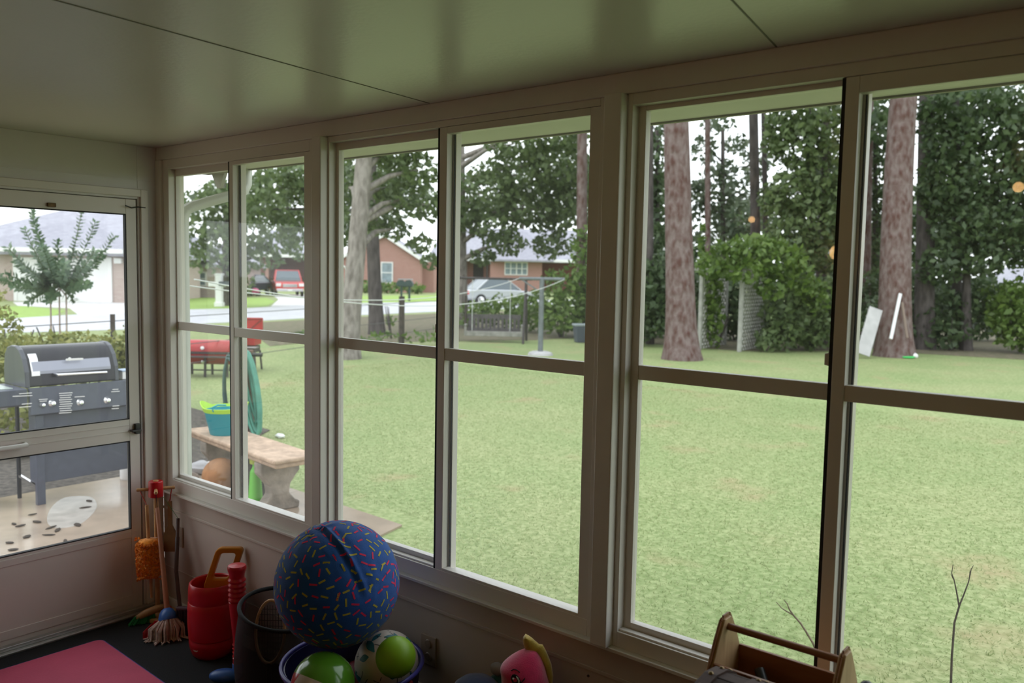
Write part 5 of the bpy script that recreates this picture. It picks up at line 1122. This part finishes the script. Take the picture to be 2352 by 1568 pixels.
MB().box(-7*sc2, 7*sc2, -.15, .15, 0, 74*sc2).build('post', 'white_paint', t, bevel=.02); MB().box(-8.5*sc2, 8.5*sc2, -.2, .2, 72*sc2, 76*sc2).build('cap', 'white_paint', t, bevel=.02)
MB().box(-9*sc2, 9*sc2, -.2, .2, 0, 10*sc2).build('base_trim', 'white_paint', t, bevel=.02); MB().box(-24*sc2, 14*sc2, -.1, .1, 46*sc2, 57*sc2).build('arm', 'white_paint', t, bevel=.02)
MB().box(4*sc2, 20*sc2, -.35, .35, 48*sc2, 58*sc2).build('mail_box', 'bin_blue', t, bevel=.03)
q = gz(2062, 0+760); 
# ================================================================== trees and shrubs
leafmat('leaf_oak', (.08, .125, .045), (.185, .25, .10)); leafmat('leaf_dark', (.052, .088, .038), (.115, .17, .07)); leafmat('leaf_bright', (.075, .14, .022), (.18, .27, .06)); leafmat('leaf_grey', (.07, .105, .06), (.16, .20, .12)); leafmat('leaf_yellow', (.14, .17, .03), (.36, .36, .11)); leafmat('needle', (.04, .07, .03), (.10, .15, .065))
barkmat('bark_pine', (.085, .036, .028), (.19, .145, .138), 8, .45); barkmat('bark_oak', (.14, .12, .105), (.30, .27, .245), 9, .35, .4); barkmat('bark_dark', (.04, .032, .03), (.10, .085, .08), 8, .25)
def trunk(parent, base, top, r0_, r1_, m, flare=1.35, bend=0, name='trunk', n=18):
    base, top = Vector(base), Vector(top); pts, rs = [], []; L_ = (top-base).length; off = RT*bend
    for f in (-.015, 0, .02, .05, .10, .2, .35, .5, .65, .8, 1): pts.append(base.lerp(top, f)+off*math.sin(f*PI)); rs.append((r0_+(r1_-r0_)*max(0, f))*(1+(flare-1)*math.exp(-max(0, f)*L_/.45)))
    o = MB().tube(pts, rs, n).build(name, m, parent, world=True, smooth=70); return o
def branches(parent, specs, m):
    mb = MB()
    for p, q, a, b in specs: p, q = Vector(p), Vector(q); mid = p.lerp(q, .5)+V(0, 0, .15*(q-p).length*.5); mb.tube([p, mid, q], [a, (a+b)/2, b], 7)
    return mb.build('branch', m, parent, world=True, smooth=70)
def crown(parent, blobs, size, m, dens=1.0, name='crown', stretch=1.7, hollow=.5, layers=2.6):
    """blobs: (u, v, depth, ru, rv) in sighted units -> ellipsoids of leaves standing at that distance"""
    P = []
    for (u, v, dep, ru, rv) in blobs:
        c = pd(u, v, dep); s_ = dep/F_PX; a, b = ru*s_, rv*s_; area = PI*a*b; n = int(layers*dens*area/(size*size*stretch*.38)); 
        if c.z-b < G+.02: 
            lo = G+.02; hi = c.z+b; c.z = (lo+hi)/2; b = (hi-lo)/2
        P.append(blobpts((c.x, c.y, c.z), (a, a, b), max(20, n), hollow))
    C = np.concatenate(P); C = C[C[:, 2] > G+.02]
    o = quadmesh(name, leaves(C-np.array(parent.location)[None], size, stretch), m, parent); return o
def tree(name, label, u, v, mtr, w0, w1, utop, vtop, blobs, size, mleaf, cat='tree', grp='trees behind the yard', dens=1, bend=0, dep=None, flare=1.35, hollow=.5, layers=2.6, br=True):
    base = gz(u, v) if dep is None else pd(u, v, dep)
    if dep is not None: base.z = G
    dp = (base-CAM).dot(FW); s_ = dp/F_PX; top = pd(utop, vtop, dp)
    # keep the trunk near vertical in depth
    t = thing(name, label, cat, base, 0, grp); trunk(t, base, top, w0*s_/2, w1*s_/2, mtr, flare, bend)
    if blobs:
        crown(t, blobs, size, mleaf, dens, hollow=hollow, layers=layers)
        if br:
            sp = []
            for (bu, bv, bd_, ru, rv) in blobs[:9]:
                c = pd(bu, bv, bd_); 
                if c.z > base.z+1.2: f = max(.25, min(.95, (c.z-base.z-.6)/(top.z-base.z))); sp.append((base.lerp(top, f), c, w1*s_*.3, .02))
            if sp: branches(t, sp, mtr)
    return t
random.seed(11)
# --- the pale oak in the middle window, its neighbour and the third trunk by the swing
tree('oak_tree', 'oak with pale grey trunk, nearest tree in the middle window', 795, 823, 'bark_oak', 46, 34, 850, 150,
     [(820, 335, 19, 60, 40), (900, 345, 18.5, 60, 45), (960, 390, 18.6, 55, 45), (885, 430, 19.5, 45, 40), (930, 455, 19, 50, 40), (985, 470, 20, 40, 40), (860, 500, 20, 40, 45), (800, 430, 20, 40, 60), (905, 525, 20, 35, 26), (965, 560, 20, 34, 22), (780, 520, 21, 40, 50), (990, 600, 21, 26, 20), (930, 300, 18, 80, 40)], .105, 'leaf_oak', bend=.04, flare=1.6, layers=2.9)
tree('oak_tree', 'slimmer dark oak just right of the pale oak trunk', 866, 768, 'bark_dark', 32, 24, 850, 200,
     [(700, 400, 25, 60, 60), (640, 430, 25, 60, 50), (745, 470, 25, 50, 60), (680, 520, 26, 50, 40), (600, 480, 26, 50, 50), (760, 380, 25, 50, 50), (880, 400, 26, 70, 60), (840, 470, 26, 60, 50)], .125, 'leaf_oak', bend=-.05, layers=2.7)
tree('oak_tree', 'oak with dark trunk standing behind the swing bench', 1057, 752, 'bark_oak', 36, 24, 1052, 180,
     [(1110, 440, 28, 90, 55), (1200, 400, 28, 90, 60), (1280, 380, 28, 80, 70), (1130, 520, 28, 60, 35), (1215, 480, 28.5, 80, 50), (1290, 480, 28.5, 60, 50), (1165, 560, 28, 50, 28), (1180, 330, 27, 70, 35), (1290, 310, 27, 70, 40), (1265, 560, 29, 50, 34), (1110, 590, 28.5, 30, 20), (1320, 430, 29, 50, 60), (1060, 500, 28, 40, 40)], .135, 'leaf_oak', bend=0, layers=3.1)
tree('left_yard_tree', 'bushy tree in the left window behind the white mailbox', 520, 690, 'bark_dark', 22, 12, 520, 420,
     [(460, 520, 40, 45, 50), (500, 560, 40, 50, 50), (470, 590, 40, 40, 35), (520, 500, 41, 50, 50), (575, 540, 42, 50, 50), (600, 590, 42, 50, 34), (545, 610, 42, 40, 30), (640, 560, 42, 50, 26), (560, 450, 40, 50, 50), (500, 450, 40, 40, 40), (620, 470, 41, 50, 40), (690, 550, 42, 40, 50), (445, 455, 39, 30, 20), (590, 400, 40, 60, 40), (670, 410, 40, 60, 40)], .21, 'leaf_oak', dep=42, layers=1.8)
# --- pines
tree('pine_tree', 'thick red barked pine trunk in the third window, left of the arbor', 1566, 825, 'bark_pine', 68, 54, 1550, 150, [(1560, -160, 20, 220, 90), (1450, -60, 20, 110, 70)], .16, 'needle', flare=1.42)
tree('pine_tree', 'thick pine with boards leaning on its foot, at the right window', 2054, 818, 'bark_pine', 72, 56, 2082, 130, [(2090, -140, 21, 230, 100)], .16, 'needle', flare=1.35, bend=-.08)
thin = [(1335, 772, 26, 22, 1338, 200, 'tall straight pine trunk at the right side of the middle window'), (1493, 790, 17, 14, 1493, 150, 'slim dark pine trunk at the left edge of the third window'), (1626, 788, 13, 12, 1625, 150, 'thin reddish pine trunk right of the thick pine'),
        (1740, 782, 24, 20, 1728, 130, 'dark tall pine trunk rising behind the vine arbor'), (1762, 780, 13, 11, 1752, 130, 'thin pine trunk close beside the dark one behind the arbor'), (1884, 792, 30, 20, 1898, 200, 'dark trunk behind the shrubs right of the arbor'),
        (2122, 802, 44, 34, 2130, 200, 'dark broad trunk right of the thick pine with the boards'), (2198, 800, 24, 12, 2195, 150, 'thin grey trunk among the shrubs at the right'), (1985, 790, 24, 14, 2000, 150, 'pinkish thin trunk just left of the thick boarded pine')]
for k, (u, v, w0, w1, ut, vt, lb) in enumerate(thin):
    bl = {1335: [(1345, 60, 27, 160, 80)], 1740: [(1745, 60, 27, 180, 90)], 1493: [(1490, 90, 24, 90, 60)], 1626: [(1630, 90, 24, 90, 60)], 1762: None, 1884: [(1890, 420, 25, 60, 60)], 2122: [(2190, 190, 24, 90, 70)], 2198: [(2200, 300, 24, 50, 50)], 1985: [(2000, 290, 24, 36, 40)]}[u]
    tree('pine_tree' if u < 1800 else 'slim_tree', lb, u, v, 'bark_pine' if u in (1626, 1335, 1985) else 'bark_dark', w0, w1, ut, vt, bl, .2, 'needle' if u < 1800 else 'leaf_dark', grp=None, br=False, flare=1.25)
# --- leafy wood behind
back = [
 ('leafy_tree', 'leafy tree filling the gap left of the thick pine in the third window', 1510, 790, 33, [(1500, 380, 33, 50, 70), (1505, 500, 33, 40, 60), (1515, 560, 32, 50, 50), (1490, 620, 32, 60, 50), (1430, 430, 33, 80, 120), (1500, 290, 34, 40, 30)], 'leaf_dark', .17, 2.4),
 ('leafy_tree', 'leafy tree between thick pine and dark pine trunk, sky showing through', 1660, 790, 34, [(1640, 440, 34, 50, 60), (1690, 500, 34, 60, 50), (1640, 540, 34, 50, 40), (1620, 340, 34, 30, 40), (1700, 440, 35, 40, 40), (1660, 390, 34, 40, 26), (1710, 560, 34, 50, 40), (1735, 380, 35, 30, 50), (1600, 460, 34, 30, 60), (1690, 330, 35, 34, 26), (1650, 285, 35, 40, 20)], 'leaf_grey', .17, 1.9),
 ('leafy_tree', 'big leafy tree in the right half of the third window', 1860, 792, 23.2, [(1830, 330, 23, 70, 60), (1890, 300, 23, 70, 50), (1900, 400, 23, 70, 70), (1830, 440, 23, 60, 60), (1880, 510, 23, 70, 60), (1810, 540, 23, 60, 50), (1930, 480, 23, 50, 80), (1860, 240, 23, 90, 40), (1840, 590, 23, 50, 34), (1780, 460, 23, 40, 40), (1790, 300, 23, 40, 50), (1910, 590, 23, 60, 40)], 'leaf_oak', .13, 3.3),
 ('leafy_tree', 'leafy tree filling the far right window behind the pines', 2220, 800, 23, [(2190, 420, 22.6, 80, 70), (2270, 400, 22.6, 80, 70), (2340, 420, 22.6, 70, 80), (2210, 520, 22.6, 80, 60), (2290, 520, 22.6, 80, 60), (2350, 560, 22.6, 60, 60), (2190, 320, 22.6, 80, 50), (2280, 290, 22.6, 90, 50), (2350, 320, 22.6, 60, 60), (2230, 240, 22.6, 120, 36), (2320, 240, 22.6, 80, 40), (2150, 260, 22.6, 50, 40), (2160, 610, 22.6, 50, 50), (2250, 600, 22.6, 60, 40), (2420, 420, 22.6, 90, 160), (2150, 420, 22.6, 40, 90)], 'leaf_dark', .13, 3.2),
 ('leafy_tree', 'leafy tree in the gap just left of the boarded pine', 2010, 798, 27, [(2000, 300, 27, 50, 60), (2010, 400, 27, 50, 60), (2005, 510, 27, 50, 60), (2000, 600, 27, 50, 60), (1960, 420, 27, 40, 120), (2030, 250, 28, 60, 30)], 'leaf_dark', .14, 3.0),
 ('leafy_tree', 'tall leafy tree behind the roofs at the far left of the street', 660, 660, 95, [(600, 470, 95, 70, 60), (690, 480, 95, 60, 60), (780, 470, 95, 70, 70), (880, 470, 95, 70, 60), (820, 400, 95, 80, 60), (500, 480, 95, 70, 60), (720, 400, 95, 90, 60), (960, 440, 96, 50, 40)], 'leaf_grey', .6, 1.1),
 ('leafy_tree', 'tall leafy trees beyond the long ranch roof', 1200, 650, 105, [(1110, 480, 105, 50, 34), (1190, 450, 105, 70, 60), (1290, 450, 105, 70, 70), (1380, 470, 105, 70, 90), (1240, 390, 105, 70, 50), (1330, 380, 105, 60, 50)], 'leaf_grey', .6, 1.2),
 ('leafy_tree', 'distant wood closing the view behind the vine arbor', 1700, 700, 55, [(1500, 560, 55, 70, 60), (1580, 600, 55, 60, 60), (1650, 610, 55, 70, 50), (1740, 620, 55, 60, 50), (1820, 600, 55, 70, 60), (1900, 560, 55, 70, 80), (1980, 560, 55, 60, 80), (2060, 560, 55, 70, 90), (2140, 520, 55, 70, 110), (2230, 500, 55, 80, 100), (2320, 560, 55, 50, 50), (1700, 500, 55, 60, 40), (1780, 480, 55, 50, 60), (1510, 440, 55, 60, 60)], 'leaf_dark', .30, 3.0)]
for nm, lb, u, v, dep, bl, ml, sz, ly in back:
    tree(nm, lb, u, v, 'bark_dark', 20*25/dep if dep < 50 else 8, 8, u, 300 if dep < 50 else 450, bl, sz, ml, dep=dep, layers=ly, br=dep < 40)
# --- shrubs
def shrub(name, label, u, v, blobs, size, m, layers=2.6, grp='shrubs along the yard edge', cat='shrub', dep=None, stems=3):
    base = gz(u, v) if dep is None else pd(u, v, dep); base.z = G
    t = thing(name, label, cat, base, 0, grp); crown(t, blobs, size, m, name='foliage', layers=layers, hollow=.35)
    mb = MB()
    for k in range(stems): a = random.uniform(0, 6.3); mb.tube([base+V(.05*math.cos(a), .05*math.sin(a), -.02), base+V(.25*math.cos(a), .25*math.sin(a), .5), base+V(.4*math.cos(a), .4*math.sin(a), .9)], [.025, .018, .01], 6)
    mb.build('stem', 'bark_dark', t, world=True); return t
shrub('shrub', 'leafy shrubs between swing frame and trash bin in the middle window', 1290, 775, [(1260, 700, 26, 60, 50), (1310, 690, 25, 50, 70), (1340, 620, 25, 40, 60), (1290, 740, 25, 60, 40), (1220, 725, 27, 60, 45), (1160, 715, 28, 70, 40), (1100, 725, 28, 50, 34), (1360, 720, 25, 50, 60), (1340, 560, 25.5, 30, 40), (1355, 480, 26, 20, 60), (1275, 640, 26, 30, 24), (1420, 660, 25, 60, 110)], .13, 'leaf_bright', 1.9)
shrub('shrub', 'dark shrubs left of the thick pine in the third window', 1500, 788, [(1490, 720, 22.5, 50, 60), (1530, 700, 22.5, 40, 70), (1480, 640, 23, 50, 50), (1520, 620, 23, 40, 50), (1440, 700, 22.5, 60, 80), (1590, 740, 23, 40, 50)], .12, 'leaf_dark', 2.6)
shrub('shrub', 'rounded green shrubs right of the arbor in the third window', 1830, 800, [(1790, 720, 21.8, 50, 65), (1850, 720, 22, 60, 60), (1800, 760, 21.5, 50, 45), (1900, 700, 22.5, 60, 70), (1860, 770, 22, 60, 36), (1930, 740, 22.5, 50, 50), (1840, 660, 22.5, 60, 40), (1760, 780, 21.4, 30, 28)], .12, 'leaf_oak', 2.6)
shrub('shrub', 'shrubs between the boarded pine and the far right of the yard', 2180, 805, [(2000, 740, 23, 50, 60), (2150, 720, 23.5, 60, 60), (2220, 720, 23.5, 60, 60), (2170, 770, 23, 60, 40), (2250, 680, 24, 50, 36), (2110, 750, 23.5, 40, 50), (2000, 680, 24, 40, 60)], .12, 'leaf_dark', 2.2)
shrub('shrub', 'large dark rounded bush at the right edge of the yard', 2330, 800, [(2320, 720, 22.5, 50, 70), (2370, 700, 22.5, 70, 90), (2290, 690, 23.5, 50, 40), (2350, 770, 22.3, 60, 40), (2440, 700, 22.5, 80, 100)], .12, 'leaf_bright', 2.4)
shrub('arbor_vine', 'green vine heaped over the top of the garden arbor', 1640, 800, [(1665, 585, 20.8, 50, 36), (1720, 575, 20.8, 60, 36), (1780, 590, 21.0, 60, 44), (1630, 612, 20.7, 36, 28), (1830, 630, 21.3, 44, 46), (1700, 620, 20.6, 60, 26), (1870, 680, 21.6, 40, 44), (1770, 650, 21.2, 40, 40), (1636, 660, 21.9, 26, 60), (1640, 740, 22.0, 24, 70), (1612, 560, 21.3, 7, 55), (1745, 560, 21.3, 50, 24)], .12, 'leaf_bright', 2.6, grp=None, cat='vine')
shrub('thicket', 'dark leafy thicket closing the gap behind the vine arbor', 1690, 792, [(1660, 730, 25, 50, 80), (1700, 720, 25, 50, 80), (1750, 720, 25.5, 60, 80), (1620, 700, 25.5, 60, 90), (1560, 700, 25.5, 60, 80), (1500, 690, 26, 60, 90), (1830, 690, 26, 70, 90), (1920, 690, 26, 60, 100), (2000, 700, 26.5, 60, 100), (2080, 700, 26.5, 60, 90), (2150, 700, 27, 60, 90), (2230, 690, 27, 70, 90), (2300, 720, 27, 50, 60), (1440, 690, 26, 60, 100)], .17, 'leaf_dark', 2.6, dep=25.5)
shrub('hedge', 'clipped green hedge along the front of the gable house', 870, 690, [(850, 662, 71, 34, 17), (900, 664, 71, 34, 16), (950, 664, 71, 30, 15), (800, 662, 71, 26, 17)], .28, 'leaf_bright', 3, grp=None, cat='hedge', dep=71)
shrub('shrub', 'low shrubs before the pale house in the left window', 450, 688, [(440, 668, 55, 30, 14), (480, 668, 55, 24, 14), (560, 655, 56, 26, 26), (545, 668, 56, 20, 14)], .22, 'leaf_oak', 2.4, grp=None, dep=55)
shrub('weeds', 'weedy undergrowth in the leaf litter along the wire fence', 900, 778, [(890, 768, 21.5, 40, 16), (960, 772, 21.5, 40, 16), (860, 778, 21, 30, 10), (1000, 765, 22, 30, 16), (700, 770, 18, 30, 10), (900, 735, 26, 16, 12)], .10, 'leaf_bright', .8, grp=None, cat='weeds')['kind'] = 'stuff'
# hedge behind the grill and the loose bush at the left of the door
shrub('hedge_shrub', 'leafy shrubs behind the gas grill below the fence', 150, 880, [(60, 850, 9.8, 70, 60), (140, 830, 10.5, 70, 55), (220, 830, 10.8, 60, 55), (290, 850, 11, 50, 75), (100, 800, 10.6, 70, 38), (180, 795, 10.8, 70, 34), (250, 800, 11, 60, 40), (30, 800, 10.2, 60, 40), (320, 800, 11, 50, 60), (30, 940, 8.6, 60, 60), (330, 850, 11, 60, 70), (120, 960, 8.8, 60, 60), (250, 930, 10, 60, 60), (40, 1030, 8.2, 60, 50), (-40, 860, 9, 60, 90), (130, 1050, 8.4, 60, 40), (270, 1010, 9.6, 50, 50)], .055, 'leaf_yellow', 2.0, grp=None)
shrub('loose_bush', 'loose yellow green bush at the left edge of the screen door', 20, 900, [(10, 760, 9.2, 40, 60), (30, 830, 9.0, 50, 50), (0, 700, 9.4, 26, 40), (60, 790, 9.2, 34, 26)], .045, 'leaf_yellow', 1.1, grp=None)
# young crepe myrtle with long leafy shoots
cb = gz(155, 935); cb = pd(140, 900, 12.8); cb.z = G; dcm = (cb-CAM).dot(FW)
t = thing('crepe_myrtle', 'young crape myrtle with long leafy shoots outside the screen door', 'small tree', cb)
mb = MB(); ctr = pd(138, 662, dcm)
for u in (117, 137, 153): mb.tube([cb+RT*((u-136)*dcm/F_PX*.8), pd(u, 740, dcm), pd(u-1, 680, dcm), ctr], [.016, .014, .012, .010], 7)
mb.build('stem', mat('myrtle_bark', (.42, .33, .28), .7, noise=10, amt=.2), t, world=True, smooth=60)
lv = []; mb = MB(); r_ = random.Random(2)
tips = [(72, 482), (188, 484), (218, 512), (262, 545), (18, 568), (12, 628), (58, 528), (205, 652), (40, 602), (132, 556), (168, 578), (100, 566), (218, 575), (80, 575), (0, 640), (60, 660), (190, 610), (120, 600), (150, 600), (95, 615), (235, 590), (30, 660), (66, 690), (170, 690), (110, 690), (150, 640), (85, 650), (180, 640)]
for k, (u, v) in enumerate(tips):
    e = pd(u, v, dcm+r_.uniform(-.6, .6)); c_ = ctr+RT*((u-138)*dcm/F_PX*.12); mid = c_.lerp(e, .5)+RT*((u-138)*dcm/F_PX*.10)+V(0, 0, -.02); n_ = max(8, int((e-c_).length/.05)); path = []
    for i in range(n_+1): f = i/n_; path.append(c_*(1-f)**2+mid*(2*f*(1-f))+e*f*f)
    mb.tube(path[::3]+[path[-1]], .006, 5)
    for i in range(2, n_+1):
        d_ = (path[i]-path[i-1]).normalized(); x_, y_ = basis(d_)
        for sgn in (-1, 1):
            for kk in range(2):
                a = r_.uniform(-.6, .6)+(PI/2 if kk else 0); w_ = (x_*math.cos(a)+y_*math.sin(a))*sgn; ld = (w_+d_*.5).normalized(); Lf = .135*(1-.28*i/n_)*r_.uniform(.7, 1.15); p = path[i]; s2 = ld.cross(d_).normalized()*Lf*.28
                lv.append([p, p+ld*Lf*.5+s2, p+ld*Lf, p+ld*Lf*.5-s2])
mb.build('shoot', 'leaf_oak', t, world=True)
lv = np.array([[tuple(q-cb) for q in l] for l in lv]); quadmesh('foliage', lv, leafmat('leaf_myrtle', (.06, .12, .06), (.16, .24, .13)), t)
# --- grass blades on the nearer lawn
N_ = 150000
gx_ = rng.uniform(-9, 6.2, N_*2); gy_ = .55+rng.power(.55, N_*2)*10; keep = (gx_ > -.35) | (gy_ > 2.35); keep &= (gx_ > -6.5-gy_*.9+4); gx_, gy_ = gx_[keep][:N_], gy_[keep][:N_]; n_ = len(gx_)
an = rng.uniform(0, 2*PI, n_); hh = rng.uniform(.008, .022, n_); ww = rng.uniform(.0015, .0032, n_)*(1+gy_*.14); le = rng.uniform(-.03, .03, (n_, 2))
b0 = np.stack([gx_-np.cos(an)*ww, gy_-np.sin(an)*ww, np.full(n_, G-.004)], 1); b1 = np.stack([gx_+np.cos(an)*ww, gy_+np.sin(an)*ww, np.full(n_, G-.004)], 1); b2 = np.stack([gx_+le[:, 0], gy_+le[:, 1], G+hh], 1)
leafmat('blade', (.21, .28, .10), (.41, .435, .23), .5)
o = quadmesh('grass', np.stack([b0, b1, b2], 1), 'blade'); tag(o, 'short grass blades of the lawn outside the windows', 'grass', kind='stuff')
# ================================================================== daylight
w = bpy.data.worlds.new('world'); scene.world = w; w.use_nodes = True; nt = w.node_tree; bg = nt.nodes['Background']
tcw = nt.nodes.new('ShaderNodeTexCoord'); sp = nt.nodes.new('ShaderNodeSeparateXYZ'); rp = nt.nodes.new('ShaderNodeValToRGB'); nt.links.new(tcw.outputs['Generated'], sp.inputs[0]); nt.links.new(sp.outputs['Z'], rp.inputs[0])
rp.color_ramp.elements[0].color = (.93, .96, 1, 1); rp.color_ramp.elements[1].color = (.86, .92, 1, 1); nt.links.new(rp.outputs[0], bg.inputs['Color']); bg.inputs['Strength'].default_value = 2.2
sd = bpy.data.lights.new('sun', 'SUN'); sd.energy = .9; sd.angle = R(50); sd.color = (1, .97, .92); so = bpy.data.objects.new('sun', sd); COL.objects.link(so); so.rotation_euler = (R(38), R(8), R(-30)); so.location = (0, 5, 12)
v_ = scene.view_settings; v_.view_transform = 'Standard'; v_.look = 'None'; v_.gamma = 1; v_.use_curve_mapping = False; v_.exposure = 0.0
cy = scene.cycles; cy.max_bounces = 10; cy.diffuse_bounces = 5; cy.glossy_bounces = 4; cy.transparent_max_bounces = 24; cy.transmission_bounces = 6; cy.sample_clamp_indirect = 6; cy.caustics_reflective = False; cy.caustics_refractive = False; cy.use_denoising = True
scene.render.film_transparent = False
bpy.context.view_layer.update()
